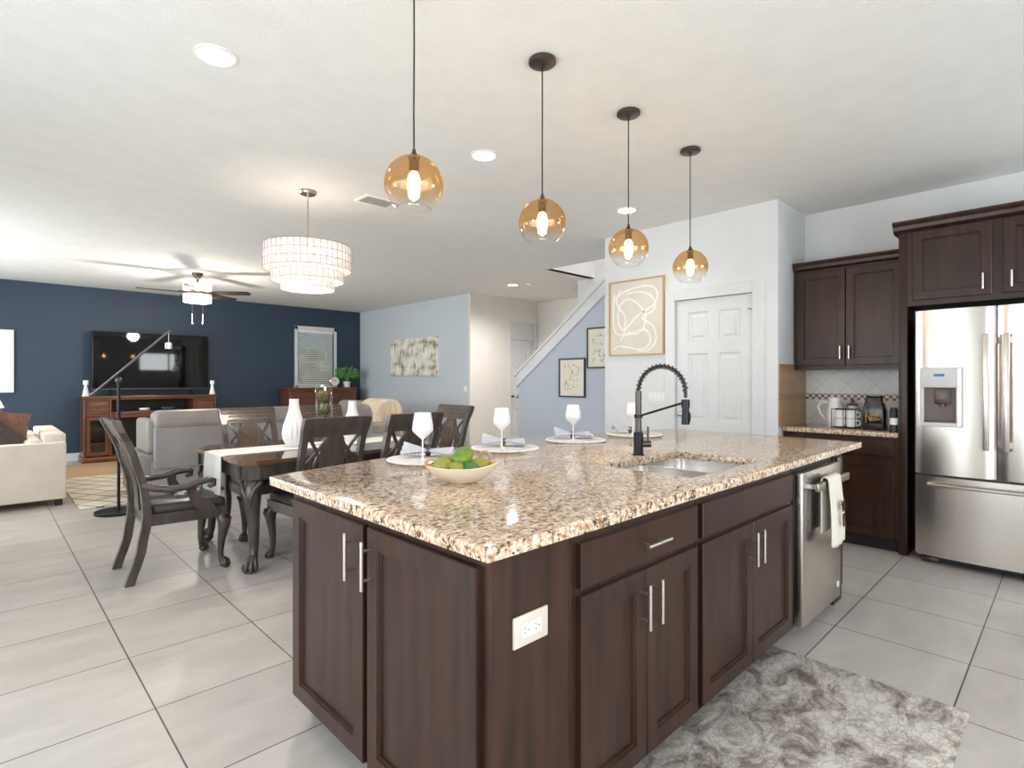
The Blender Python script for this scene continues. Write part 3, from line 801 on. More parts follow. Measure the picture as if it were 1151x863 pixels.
bm = nb(); prism(bm, [(0, 2.41), (-.03, 2.43), (-.036, 2.455), (-.058, 2.475), (-.058, 2.49), (.54, 2.49), (.54, 2.41)], 'x', -.085, 1.08); obj('crown_moulding', bm, 'wood', of, smooth=False)
bm = nb(); box(bm, -.054, 0, 0, .55, 0, 2.44, .002); obj('side_panel', bm, 'wood', of)
bm = nb(); box(bm, 1.02, 1.075, 0, .55, 0, 2.44, .002); obj('side_panel', bm, 'wood', of)

fr = thing('refrigerator', 'large stainless french door fridge with ice dispenser', 'refrigerator', (4.87, .815, 0), -PI/2)
FW = .89
bm = nb(); box(bm, .006, FW-.006, .07, .65, .05, 1.79); obj('case', bm, 'gun', fr, smooth=False)
bm = nb(); box(bm, .012, FW-.012, .075, .12, .012, .075); obj('base_grille', bm, 'black', fr, smooth=False)
for x in (.03, FW-.13):
    bm = nb(); box(bm, x, x+.1, .05, .12, .0, .035, .003); obj('foot', bm, 'gun', fr)
def fdoor(x0, x1, z0, z1, name, ndisp=None):
    # gently bowed stainless front
    bm = nb(); n = 14
    def yy(x): return -.024*(1 - ((x - (x0+x1)/2)/((x1-x0)/2))**2)
    poly = [(x0 + (x1-x0)*k/n, yy(x0 + (x1-x0)*k/n) + (.010 if k in (0, n) else 0)) for k in range(n+1)] + [(x1, .065), (x0, .065)]
    prism(bm, poly, 'z', z0, z1)
    return obj(name, bm, 'steel', fr, angle=25)
ld = fdoor(0, .443, .645, 1.81, 'door')
rd = fdoor(.449, FW, .645, 1.81, 'door')
fz = fdoor(0, FW, .06, .628, 'freezer_drawer')
for p, x in ((ld, .395), (rd, .497)):
    bm = nb(); box(bm, x-.016, x+.016, -.062, -.046, .84, 1.62, .006, 3); box(bm, x-.012, x+.012, -.05, -.004, .86, .90); box(bm, x-.012, x+.012, -.05, -.004, 1.56, 1.60); obj('handle', bm, 'steel_b', p)
bm = nb(); tube(bm, [(.08, -.006, .575), (.085, -.055, .575), (.12, -.066, .575), (.77, -.066, .575), (.805, -.055, .575), (.81, -.006, .575)], .012, 12); obj('handle', bm, 'steel_b', fz)
# dispenser
dx0, dx1, dz0, dz1 = .035, .272, .985, 1.40
bm = nb()
for r in ((dx0, dx1, dz0+.275, dz1), (dx0, dx1, dz0, dz0+.03), (dx0, dx0+.024, dz0+.03, dz0+.275), (dx1-.034, dx1, dz0+.03, dz0+.275)): box(bm, r[0], r[1], -.058, .0, r[2], r[3], .004)
dp = obj('ice_dispenser', bm, 'dispgrey', ld)
bm = nb(); box(bm, dx0+.02, dx1-.03, -.032, .0, dz0+.02, dz0+.28); obj('recess', bm, 'recess', dp, smooth=False)
bm = nb(); box(bm, dx0+.085, dx0+.170, -.050, -.028, dz0+.16, dz0+.268, .005); tube(bm, [(dx0+.128, -.042, dz0+.16), (dx0+.128, -.042, dz0+.145)], .02, 12); obj('spout', bm, 'gun', dp)
bm = nb(); box(bm, dx0+.024, dx1-.034, -.056, -.03, dz0+.03, dz0+.044, .002); obj('drip_tray', bm, 'gun', dp)
bm = nb(); box(bm, dx1-.026, dx1-.006, -.060, -.057, dz0+.01, dz1-.01); obj('side_strip', bm, 'steel_b', dp, smooth=False)
bm = nb(); box(bm, dx0+.08, dx0+.14, -.0595, -.057, dz1-.062, dz1-.044, .001); obj('display', bm, 'bluedisp', dp, smooth=False)

# things on the coffee counter (counter top z = .914)
ZT = .914
pi_ = thing('pitcher', 'white ceramic pitcher with looped handle on the coffee counter', 'pitcher', (5.25, 1.445, ZT), PI*.5)
bm = nb(); lathe(bm, [(.05, 0), (.058, .01), (.066, .09), (.056, .17), (.046, .215), (.05, .25), (.044, .25), (.04, .215), (.05, .16), (.05, .02), (0, .015)]); obj('body', bm, 'ceramic', pi_)
bm = nb(); tube(bm, [(.05, 0, .20), (.10, 0, .215), (.125, 0, .17), (.11, 0, .11), (.06, 0, .05)], [.009, .009, .009, .009, .008]); obj('handle', bm, 'ceramic', pi_)
rk = thing('mug_rack', 'black wire rack holding white mugs on the coffee counter', 'rack', (5.12, 1.325, ZT))
bm = nb()
for z in (.012, .16):
    tube(bm, [(-.07, -.085, z), (.07, -.085, z), (.07, .085, z), (-.07, .085, z), (-.07, -.085, z)], .003, 6)
for x in (-.07, .07):
    for y in (-.085, 0, .085): tube(bm, [(x, y, 0), (x, y, .162)], .003, 6)
for x in (-.035, .035): tube(bm, [(x, -.085, .012), (x, .085, .012)], .003, 6)
obj('wire_frame', bm, 'black', rk)
def mug():
    t = thing('mug', 'x', 'mug', (0, 0, 0), 0, 'white mugs in the wire rack')
    bm = nb(); lathe(bm, [(.03, 0), (.036, .004), (.038, .066), (.035, .066), (.033, .008), (0, .006)], seg=20); obj('cup', bm, 'ceramic', t)
    bm = nb(); tube(bm, [(.036, 0, .054), (.058, 0, .052), (.064, 0, .034), (.056, 0, .016), (.035, 0, .014)], .0045, 8); obj('handle', bm, 'ceramic', t)
    return t
mg = mug()
labels = ['white mug in the wire rack, upper one nearest the black canister', 'white mug in the wire rack, lower one nearest the black canister',
          'white mug in the wire rack, upper one nearest the pitcher', 'white mug in the wire rack, lower one nearest the pitcher']
for k, (y, z) in enumerate(((-.042, .083), (-.042, .015), (.042, .083), (.042, .015))):
    m_ = mg if k == 0 else copy_tree(mg)
    m_.location = (5.12, 1.325 + y, ZT + z); m_.rotation_euler = (0, 0, -PI/2 if y < 0 else -PI*.75)
    m_['label'] = labels[k]
cj = thing('sugar_jar', 'small brown lidded jar behind the mug rack', 'jar', (5.36, 1.335, ZT))
bm = nb(); lathe(bm, [(.04, 0), (.046, .01), (.046, .15), (.036, .17), (.036, .18)], seg=18); obj('body', bm, 'ceramic', cj)
bm = nb(); lathe(bm, [(.04, .18), (.04, .195), (.012, .205), (.016, .225), (0, .232)], seg=18); obj('lid', bm, 'rust', cj)
cn = thing('coffee_canister', 'black tapered coffee canister with gold writing and wooden stopper', 'canister', (5.12, 1.12, ZT), -PI/2)
bm = nb()
def rr(bm, spec):
    prev = None
    for w, d, z in spec:
        L = []
        for sx, sy, a0 in ((1, 1, 0), (-1, 1, PI/2), (-1, -1, PI), (1, -1, 1.5*PI)):
            q = min(w, d)*.35
            for k in range(4):
                a = a0 + PI/2*k/3
                L.append(bm.verts.new((sx*(w-q) + q*math.cos(a), sy*(d-q) + q*math.sin(a), z)))
        if prev:
            for k in range(len(L)): bm.faces.new((prev[k], prev[(k+1) % len(L)], L[(k+1) % len(L)], L[k]))
        else: bm.faces.new(L[::-1])
        prev = L
    bm.faces.new(prev)
rr(bm, [(.074, .05, 0), (.079, .055, .01), (.079, .055, .15), (.056, .045, .25), (.052, .042, .258), (.056, .044, .262), (.056, .044, .275)]); cb_ = obj('body', bm, 'blacklid', cn)
bm = nb()
tube(bm, [(-.05, -.0575, .06), (-.047, -.0575, .15), (-.05, -.0575, .165)], .002, 6)
tube(bm, [(-.06, -.0575, .11), (-.03, -.0575, .115)], .002, 6)
c = []
for k in range(40): c.append((-.03 + .08*k/39, -.0575, .09 + .022*math.sin(k*.9)*(1 - k/60)))
tube(bm, c, .0015, 6)
c = []
for k in range(30): c.append((-.02 + .06*k/29, -.0575, .125 + .015*math.sin(k*1.1 + 1)))
tube(bm, c, .0012, 6)
obj('lettering', bm, 'gold', cb_)
bm = nb(); tube(bm, [(.05, 0, .25), (.066, 0, .215)], .018, 12); obj('stopper', bm, 'oak', cn)
sp = thing('spice_tin', 'black tin with white band at the fridge end of the coffee counter', 'tin', (4.985, .967, ZT), 0)
bm = nb(); lathe(bm, [(.026, 0), (.026, .17), (.022, .176), (.022, .19), (0, .19)], seg=18); obj('body', bm, 'black', sp)
bm = nb(); lathe(bm, [(.0268, .06), (.0268, .11)], seg=18); obj('band', bm, 'plate', sp)

# ------------------------------------------------------------------ things on the island
mats = [(1.60, 2.255), (2.19, 2.315), (2.82, 2.305), (3.42, 2.245)]
where = ['nearest the dining armchair', 'second from the dining armchair', 'third along, left of the faucet', 'behind the faucet']
def placemat():
    t = thing('placemat', 'x', 'placemat', group='round placemats along the island')
    bm = nb(); lathe(bm, [(.19, 0), (.195, .002), (.19, .005), (0, .005)], seg=48); obj('woven_disc', bm, 'mat', t)
    bm = nb()
    for k in range(60):
        a = 2*PI*k/60; ell(bm, (.192*math.cos(a), .192*math.sin(a), .005), (.008, .008, .005), 6, 5)
    obj('beaded_rim', bm, 'ceramic', t)
    return t
def wine_glass():
    t = thing('wine_glass', 'x', 'glass', group='white wine glasses along the island')
    bm = nb(); lathe(bm, [(.036, 0), (.036, .002), (.006, .006), (.0042, .02), (.0042, .095), (.008, .104)], seg=24); obj('stem', bm, 'glasswhite', t)
    bm = nb(); lathe(bm, [(.006, .10), (.028, .118), (.050, .140), (.0525, .149), (.050, .175), (.040, .232), (.038, .232), (.047, .175), (.049, .149), (.04, .138), (0, .112)], seg=28); obj('goblet', bm, 'glasswhite', t)
    return t
def napkin():
    t = thing('napkin', 'x', 'napkin', group='folded grey napkins on the placemats')
    bm = nb()
    def f(u, v):
        x = -.125 + .25*u; q = abs(x)/.125
        w = .016 + .085*q**.8
        y = (v-.5)*2*w
        ph = 5.5*v*2*PI/2
        h = .008 + .013*math.sin(ph*1.6)*(.35+.65*q) + .022*(1-q) + (.055*q*(1-abs(v-.5)*1.5) if x < 0 else .014*q)
        return (x, y, max(.003, h))
    sheet(bm, f, 26, 26); obj('cloth', bm, 'napkin', t, solid=.003, angle=80)
    bm = nb()
    pts = [(0, .021*math.cos(2*PI*k/20), .022 + .020*math.sin(2*PI*k/20)) for k in range(21)]
    for dx in (-.008, 0, .008): tube(bm, [(p[0]+dx, p[1], p[2]) for p in pts], .0035, 6, caps=False)
    obj('napkin_ring', bm, 'gun', t)
    return t
pm, wg, nk = placemat(), wine_glass(), napkin()
gl = [(x - .035, y - .01) for x, y in mats]
for k, (x, y) in enumerate(mats):
    a = pm if k == 0 else copy_tree(pm); a.location = (x, y, ZT)
    a['label'] = 'round white beaded placemat on the island, ' + where[k]
    n_ = nk if k == 0 else copy_tree(nk); n_.location = (x + .055, y + .07, ZT + .0065); n_.rotation_euler = (0, 0, -.75)
    n_['label'] = 'folded pale grey napkin in dark ring on the placemat ' + where[k]
    g_ = wg if k == 0 else copy_tree(wg); g_.location = (gl[k][0], gl[k][1], ZT + .006)
    g_['label'] = 'opaque white wine glass on the placemat ' + where[k]

bo = thing('fruit_bowl', 'cream boat shaped bowl with ring handles on the island', 'bowl', (1.345, 1.665, ZT), -PI/4)
bm = nb()
def bowl_pt(t, r, z):
    ex = 1.0 + .28*abs(math.cos(t))**3
    lift = .022*max(0, math.cos(t))**4 + .004*max(0, -math.cos(t))**4
    return (r*ex*math.cos(t), r*.92*math.sin(t), z + lift*(z/.08)**2)
def bowl_surf(prof, n=48):
    R = [[bm.verts.new(bowl_pt(2*PI*k/n, r, z)) for k in range(n)] for r, z in prof]
    for i in range(len(R)-1):
        for k in range(n): bm.faces.new((R[i][k], R[i][(k+1) % n], R[i+1][(k+1) % n], R[i+1][k]))
    return R
R = bowl_surf([(.042, 0), (.047, .003), (.074, .019), (.098, .041), (.112, .064), (.109, .066)]); bm.faces.new(R[0][::-1]); obj('outer_shell', bm, 'bowl', bo, fix=True)
bm = nb(); R = bowl_surf([(.109, .066), (.095, .044), (.071, .023), (.04, .010)]); bm.faces.new(R[-1]); obj('lining', bm, 'bowl_in', bo)
for s, zz in ((-1, .056), (1, .072)):
    bm = nb()
    cx = -.118 if s < 0 else .085
    cy = -.02 if s < 0 else .07
    pts = [(cx + .02*math.cos(2*PI*k/20), cy, zz + .018 + .02*math.sin(2*PI*k/20)) for k in range(21)]
    tube(bm, pts, .006, 8, caps=False); obj('ring_handle', bm, 'oak', bo)
def mango(name, label, x, y, z, L, w, az, el, mt):
    t = thing(name, label, 'mango', (0, 0, 0), 0, 'mangoes in the fruit bowl')
    bm = nb()
    n = 14
    prof = [(1e-6, -1)] + [(math.sin(PI*k/n)**.85*(1 + .12*math.cos(PI*k/n)), -math.cos(PI*k/n)) for k in range(1, n)] + [(1e-6, 1)]
    lathe(bm, [(r*w, zz*L) for r, zz in prof], seg=20)
    Mx = Matrix.Rotation(az, 4, 'Z') @ Matrix.Rotation(PI/2 - el, 4, 'Y')
    bmesh.ops.transform(bm, matrix=Mx, verts=bm.verts); obj('flesh', bm, mt, t)
    bm = nb(); tube(bm, [(0, 0, L*.97), (0, 0, L*1.08)], [.004, .003], 8); bmesh.ops.transform(bm, matrix=Mx, verts=bm.verts); obj('stalk', bm, 'stalk', t)
    c, s_ = math.cos(-PI/4), math.sin(-PI/4)
    t.location = (1.345 + .92*(x*c - y*s_), 1.665 + .92*(x*s_ + y*c), ZT + z - .014)
    return t
mango('mango', 'yellow green mango at the left end of the bowl', -.073, -.028, .078, .044, .034, 2.6, .35, 'mango_y')
mango('mango', 'yellow green mango tucked behind the leftmost one in the bowl', -.058, .045, .084, .046, .033, .4, .3, 'mango_y')
mango('mango', 'olive mango lying low at the front of the bowl', -.018, -.052, .070, .044, .031, 3.3, .3, 'mango_y')
mango('mango', 'large glossy green mango on top of the pile', .002, .012, .112, .052, .038, .2, .45, 'mango')
mango('mango', 'small dark green mango with its end facing out at the front', .038, -.042, .072, .036, .029, -1.2, .2, 'lime')
mango('mango', 'yellow green mango at the pointed end of the bowl', .074, .008, .078, .043, .030, -.3, .1, 'mango_y')

# kitchen mat
bm = nb(); box(bm, -.8, .8, -.375, .375, 0, .008, .003)
k_ = obj('kitchen_mat', bm, 'kmat'); k_.location = (1.99, .665, .001); tag(k_, 'worn grey and cream runner mat on the tiles before the sink', 'mat')

# ------------------------------------------------------------------ dining table and chairs
TX0, TX1, TY0, TY1, TH = 1.235, 2.88, 3.82, 5.04, .77
tcx, tcy = (TX0+TX1)/2, (TY0+TY1)/2
tb = thing('dining_table', 'dark carved dining table with claw feet beside the island', 'table', (tcx, tcy, 0))
hx, hy = (TX1-TX0)/2, (TY1-TY0)/2
def chamf(ins, cc):
    a, b = hx-ins, hy-ins
    return [(-a+cc, -b), (a-cc, -b), (a-cc*.3, -b+cc*.3), (a, -b+cc), (a, b-cc), (a-cc*.3, b-cc*.3), (a-cc, b), (-a+cc, b), (-a+cc*.3, b-cc*.3), (-a, b-cc), (-a, -b+cc), (-a+cc*.3, -b+cc*.3)]
bm = nb(); prism(bm, chamf(0, .09), 'z', TH-.022, TH); prism(bm, chamf(.012, .09), 'z', TH-.036, TH-.022)
M['tabletop'] = pmat('glossy_table_top', lin(84, 62, 46), .1, c2=lin(112, 84, 62), scale=3, stretch=(.6, 5, 1), coat=.5)
obj('tabletop', bm, 'tabletop', tb, smooth=False)
bm = nb(); prism(bm, chamf(.035, .09), 'z', TH-.135, TH-.036)
for sx in (-1, 1):
    for sy in (-1, 1):
        for k in range(4):
            q = .045 + .022*k
            tube(bm, [(sx*(hx-.035-.09+q*.9), sy*(hy-.033-q*.9), TH-.132), (sx*(hx-.035-.09+q*.9), sy*(hy-.033-q*.9), TH-.04)], .009, 8)
obj('apron', bm, 'chair', tb, smooth=False)
def cabriole(bm, x, y, h, dx, dy, s=1.0):
    d = Vector((dx, dy, 0)).normalized(); b = Vector((x, y, 0))
    path = [(-.010, h, .040), (.012, h*.93, .052), (.022, h*.84, .050), (.014, h*.70, .040), (.0, h*.5, .031), (-.006, h*.3, .025), (-.002, h*.17, .022), (.012, h*.1, .026)]
    tube(bm, [b + d*(p[0]*s) + Vector((0, 0, p[1])) for p in path], [p[2]*s for p in path], 12)
    ell(bm, b + d*(.022*s) + Vector((0, 0, .034*s)), (.036*s, .036*s, .034*s), 12, 8)
    for a in (-1.0, -.35, .35, 1.0):
        e = Matrix.Rotation(a, 3, 'Z') @ d
        tube(bm, [b + d*(.012*s) + Vector((0, 0, .085*s)), b + d*(.018*s) + e*(.034*s) + Vector((0, 0, .06*s)), b + d*(.022*s) + e*(.042*s) + Vector((0, 0, .025*s)), b + d*(.022*s) + e*(.036*s) + Vector((0, 0, .003*s))], [.012*s, .012*s, .010*s, .006*s], 8)
    pr = Matrix.Rotation(PI/2, 3, 'Z') @ d
    for sg in (-1, 1):   # carved knee leaf scrolls
        tube(bm, [b + d*(.03*s) + pr*(sg*.055*s) + Vector((0, 0, h*.97)), b + d*(.06*s) + pr*(sg*.03*s) + Vector((0, 0, h*.9)), b + d*(.058*s) + pr*(sg*.008*s) + Vector((0, 0, h*.78)), b + d*(.046*s) + Vector((0, 0, h*.68))], [.014*s, .014*s, .011*s, .006*s], 8)
for sx in (-1, 1):
    for sy in (-1, 1):
        bm = nb(); cabriole(bm, sx*(hx-.115), sy*(hy-.125), TH-.135, sx, sy, 1.25); obj('leg', bm, 'chair', tb, angle=60)

def chair(name, label, arms=False, k=1.0, group=None):
    t = thing(name, label, 'chair', group=group)
    def yb(z):   # side profile of the back posts
        P = [(0, .33), (.2, .268), (.42, .235), (.6, .25), (.85, .315), (1.06, .405)]
        for (z0, y0), (z1, y1) in zip(P, P[1:]):
            if z <= z1:
                f = (z-z0)/(z1-z0); return y0 + (y1-y0)*(f*f*(3-2*f)*.35 + f*.65)
        return P[-1][1]
    hw = .215*k
    bm = nb(); prism(bm, [(-.245*k, -.235), (.245*k, -.235), (.21*k, .235), (-.21*k, .235)], 'z', .36, .435)
    for s in (-1, 1):
        for q in range(3): tube(bm, [(s*(.225*k - .014*q), -.238, .365), (s*(.225*k - .014*q), -.238, .43)], .006, 6)
    obj('seat_frame', bm, 'chair', t, smooth=False)
    bm = nb(); prism(bm, [(-.238*k, -.232), (.238*k, -.232), (.203*k, .215), (-.203*k, .215)], 'z', .42, .495)
    es = [e for e in bm.edges]
    bmesh.ops.bevel(bm, geom=es, offset=.032, segments=4, affect='EDGES', profile=.55)
    obj('seat', bm, 'leather', t, angle=60)
    for s in (-1, 1):
        bm = nb(); cabriole(bm, s*.218*k, -.205, .375, s*.6, -1, .82); obj('leg', bm, 'chair', t, angle=60)
    zs = [0, .06, .12, .2, .28, .36, .44, .52, .6, .68, .76, .84, .92, .98, 1.02, 1.05]
    for s in (-1, 1):
        bm = nb(); R = []
        for z in zs:
            y = yb(z); wx = .021; wy = .026 if z < .5 else .022
            cx = s*(hw - (.012 if z < .3 else 0) + (.008 if z > .95 else 0))
            R.append([bm.verts.new((cx+a*wx, y+b*wy, z)) for a, b in ((-1, -1), (1, -1), (1, 1), (-1, 1))])
        for a, b in zip(R, R[1:]):
            for q in range(4): bm.faces.new((a[q], a[(q+1) % 4], b[(q+1) % 4], b[q]))
        bm.faces.new(R[0][::-1]); bm.faces.new(R[-1])
        obj('leg', bm, 'chair', t, smooth=False)
    # crest rail
    bm = nb()
    zz = [.925, .945, 1.0, 1.035, 1.055, 1.06]; th = [.014, .016, .016, .019, .021, .012]
    R = []
    for z, w in zip(zz, th):
        R.append([bm.verts.new((x*(hw+.02), yb(z) + dy - .006, z)) for x, dy in ((-1, -w), (0, -w), (1, -w), (1, w), (0, w), (-1, w))])
    for a, b in zip(R, R[1:]):
        for q in range(6): bm.faces.new((a[q], a[(q+1) % 6], b[(q+1) % 6], b[q]))
    bm.faces.new(R[0][::-1]); bm.faces.new(R[-1])
    cr = obj('crest_rail', bm, 'chair', t, smooth=False)
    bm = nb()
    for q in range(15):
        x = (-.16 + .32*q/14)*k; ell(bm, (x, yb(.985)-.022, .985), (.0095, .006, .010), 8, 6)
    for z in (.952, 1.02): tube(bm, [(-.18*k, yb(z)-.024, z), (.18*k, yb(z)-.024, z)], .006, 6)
    obj('beading', bm, 'bronze_and_warmlight', cr)  # bronze tone paints warm lamplight onto the crest front
    # pierced splat with a ribbed shell
    bm = nb()
    def bar(pts, w=.017, th=.011):
        Q = []
        for (a, b) in zip(pts, pts[1:]):
            for f in (0, .25, .5, .75): Q.append((a[0] + (b[0]-a[0])*f, a[1] + (b[1]-a[1])*f))
        Q.append(pts[-1]); prev = None
        for i, (x, z) in enumerate(Q):
            a = Q[max(i-1, 0)]; b = Q[min(i+1, len(Q)-1)]
            dx, dz = b[0]-a[0], b[1]-a[1]; L = math.hypot(dx, dz) or 1
            nx, nz = -dz/L*w/2, dx/L*w/2
            vs = [bm.verts.new((x*k+nx, yb(z+nz)-th, z+nz)), bm.verts.new((x*k-nx, yb(z-nz)-th, z-nz)), bm.verts.new((x*k-nx, yb(z-nz)+th, z-nz)), bm.verts.new((x*k+nx, yb(z+nz)+th, z+nz))]
            if prev:
                for q in range(4): bm.faces.new((prev[q], prev[(q+1) % 4], vs[(q+1) % 4], vs[q]))
            else: bm.faces.new(vs[::-1])
            prev = vs
        bm.faces.new(prev)
    for s in (-1, 1):
        bar([(s*.185, .935), (s*.125, .84), (s*.075, .72), (s*.05, .5)])
        bar([(s*.035, .935), (s*.10, .835), (s*.165, .76), (s*.19, .73)])
        bar([(s*.13, .5), (s*.14, .62), (s*.125, .72), (s*.10, .80)])
        bar([(s*.195, .62), (s*.16, .72), (s*.15, .78)])
    sp_ = obj('back_lattice', bm, 'chair', t, smooth=False)
    bm = nb(); bar([(0, .44), (0, .48), (0, .51)], .13, .014)
    wz = [(.50, .034), (.58, .044), (.66, .058), (.74, .074), (.80, .083), (.84, .078), (.88, .060), (.91, .042), (.94, .032)]
    for q in range(9):
        f = (-4 + q)/4
        bar([(f*w_, z) for z, w_ in wz], .023, .008 + .003*(q % 2))
    shl = obj('shell_splat', bm, 'chair', t, smooth=False)
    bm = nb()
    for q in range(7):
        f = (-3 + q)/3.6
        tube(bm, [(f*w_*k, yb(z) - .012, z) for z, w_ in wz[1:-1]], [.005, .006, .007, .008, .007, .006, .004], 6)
    obj('shell_ribs', bm, 'bronze_and_warmlight', shl)  # ribs coloured bronze for the warm light on the shell front
    if arms:
        for s in (-1, 1):
            bm = nb(); X = s*(hw+.035)
            P = [(hw, .265, .635), (hw+.02, .21, .612), (hw+.045, .12, .595), (hw+.055, .03, .60), (hw+.05, -.05, .622), (hw+.045, -.11, .632), (hw+.045, -.145, .618), (hw+.045, -.145, .592), (hw+.045, -.122, .584), (hw+.045, -.108, .596)]
            tube(bm, [(s*a, b, c) for a, b, c in P], [.026, .024, .022, .022, .024, .025, .022, .018, .014, .010], 10)
            obj('armrest', bm, 'chair', t, angle=60)
            bm = nb(); prism(bm, [(-.165, .365), (-.055, .365), (-.045, .44), (-.005, .50), (.015, .56), (.015, .605), (-.045, .615), (-.04, .57), (-.07, .52), (-.14, .47), (-.165, .42)], 'x', s*(hw+.035)-.016, s*(hw+.035)+.016)
            obj('arm_post', bm, 'chair', t, angle=60)
    return t
a1 = chair('dining_armchair', 'carved dining armchair at the table end, its back to the cream sofa', True, 1.12, 'dining armchairs at the table ends')
a1.location = (1.01, 4.43, 0); a1.rotation_euler = (0, 0, PI/2)
a2 = copy_tree(a1, 'carved dining armchair at the far table end near the grey wall'); a2.location = (3.10, 4.43, 0); a2.rotation_euler = (0, 0, -PI/2)
s1 = chair('dining_chair', 'side chair with its back to the island, in front of the white vase', False, 1.0, 'dining side chairs at the table')
sides = [(1.765, 3.93, PI, 'carved side chair with its back to the island, first from the cream sofa end'),
         (2.405, 3.93, PI, 'carved side chair with its back to the island, behind the first wine glass'),
         (1.77, 4.95, 0, 'carved side chair across the table against the grey sofa, nearest the armchair in the open'),
         (2.45, 4.95, 0, 'carved side chair across the table, mostly hidden behind the glass hurricane')]
for q, (x, y, rz, lab) in enumerate(sides):
    c = s1 if q == 0 else copy_tree(s1)
    c.location = (x, y, 0); c.rotation_euler = (0, 0, rz); c['label'] = lab

# runner and centrepieces
rn = thing('table_runner', 'long white table runner hanging over the table end', 'runner', (tcx, tcy, TH))
bm = nb()
def rf(u, v):
    w = .19*(1 + .03*math.sin(u*9))
    y = (v-.5)*2*w; L = u*(2*hx + .72) - .36
    if L < 0: z = .003 + L; x = -hx - .008 - .012*math.sin(v*9)*min(1, -L*6) - .02*(-L); return (x, y + .02*(-L)*4*(v-.5), z)
    if L > 2*hx: q = L - 2*hx; return (hx + .008 + .01*math.sin(v*8)*min(1, q*6), y, .003 - q)
    return (-hx + L, y, .003)
sheet(bm, rf, 60, 12); obj('cloth', bm, 'linen', rn, solid=.003, angle=60)
def vase():
    t = thing('fluted_vase', 'x', 'vase', group='white fluted vases on the dining table')
    bm = nb(); wob = lambda a, z: .05*math.cos(a*14)*(1 if .02 < z < .3 else .4)
    lathe(bm, [(.05, 0), (.066, .02), (.085, .07), (.09, .11), (.08, .17), (.058, .24), (.042, .30), (.036, .36), (.038, .385), (.032, .385), (.03, .34), (0, .33)], seg=84, wob=wob)
    obj('body', bm, 'ceramic', t, angle=50)
    return t
va = vase(); va.location = (1.83, 4.43, TH + .005); va['label'] = 'tall white fluted vase on the runner nearest the armchair'
vb = copy_tree(va, 'white fluted vase showing only its neck above the side chair'); vb.location = (2.36, 4.46, TH + .005); vb.scale = (.92, .92, .92)
hu = thing('hurricane_vase', 'clear glass hurricane on a foot holding moss balls', 'vase', (2.05, 4.36, TH + .005))
bm = nb(); lathe(bm, [(.07, 0), (.072, .006), (.02, .02), (.013, .05), (.018, .09), (.05, .12), (.067, .136), (.067, .142)], seg=28); obj('foot', bm, 'glass', hu)
bm = nb(); shell(bm, [(.067, .14), (.067, .50)], 32); obj('cylinder', bm, 'glass', hu, solid=.004)
for q, z in enumerate((.198, .300, .402)):
    b_ = nb(); ell(b_, ((-.008, .008, -.004)[q], 0, z), (.053, .053, .051), 18, 12)
    mb = obj('moss_ball', b_, 'moss'); mb.location = (2.05, 4.36, TH + .005)
    tag(mb, ('lowest', 'middle', 'topmost')[q] + ' brown green moss ball in the glass hurricane', 'moss ball', 'moss balls in the hurricane')

# ------------------------------------------------------------------ living area
bm = nb(); box(bm, -2.0, 2.0, -1.15, 1.15, 0, .012, .004)
r_ = obj('area_rug', bm, 'rug'); r_.location = (2.72, 8.15, .001); tag(r_, 'cream rug with thin dark lattice lines before the television', 'rug')
bm = nb(); box(bm, -2.3, 2.3, -.72, .72, 0, .010, .003)
r_ = obj('area_rug', bm, 'tan'); r_.location = (2.6, 10.05, .001); tag(r_, 'plain tan rug along the foot of the media console', 'rug')

so = thing('sofa', 'grey leather reclining sofa whose back faces the dining table', 'sofa', (2.65, 7.4, .013))
for x in (-1.25, 1.25):
    for y in (-.38, .34):
        bm = nb(); tube(bm, [(x, y, 0), (x, y, .06)], .03, 10); obj('foot', bm, 'wood_d', so)
W2 = 1.36
bm = nb(); box(bm, -W2+.03, W2-.03, -.46, .42, .05, .42, .03, 3); obj('base', bm, 'sofa_m', so)
n = 3; w = (2*W2 - .10)/n
for q in range(n):
    x0 = -W2 + .05 + q*w
    bm = nb(); box(bm, x0+.004, x0+w-.004, -.50, -.36, .33, .80, .025, 3); obj('back_panel', bm, 'sofa_m', so)
    bm = nb(); box(bm, x0+.002, x0+w-.002, -.525, -.22, .76, .965, .075, 5); obj('headrest', bm, 'sofa', so)
    bm = nb(); box(bm, x0+.004, x0+w-.004, -.38, -.16, .44, .80, .05, 4); obj('back_cushion', bm, 'sofa', so)
    bm = nb(); box(bm, x0+.004, x0+w-.004, -.20, .46, .38, .52, .05, 4); obj('seat_cushion', bm, 'sofa', so)
for s in (-1, 1):
    bm = nb(); box(bm, s*W2-.09, s*W2+.09, -.44, .44, .05, .50, .03, 3); obj('arm', bm, 'sofa', so)
    bm = nb(); a_ = s*(W2-.055); box(bm, a_-.06, a_+.06, -.44, .16, .50, .87, .04, 4); obj('wing', bm, 'sofa', so)

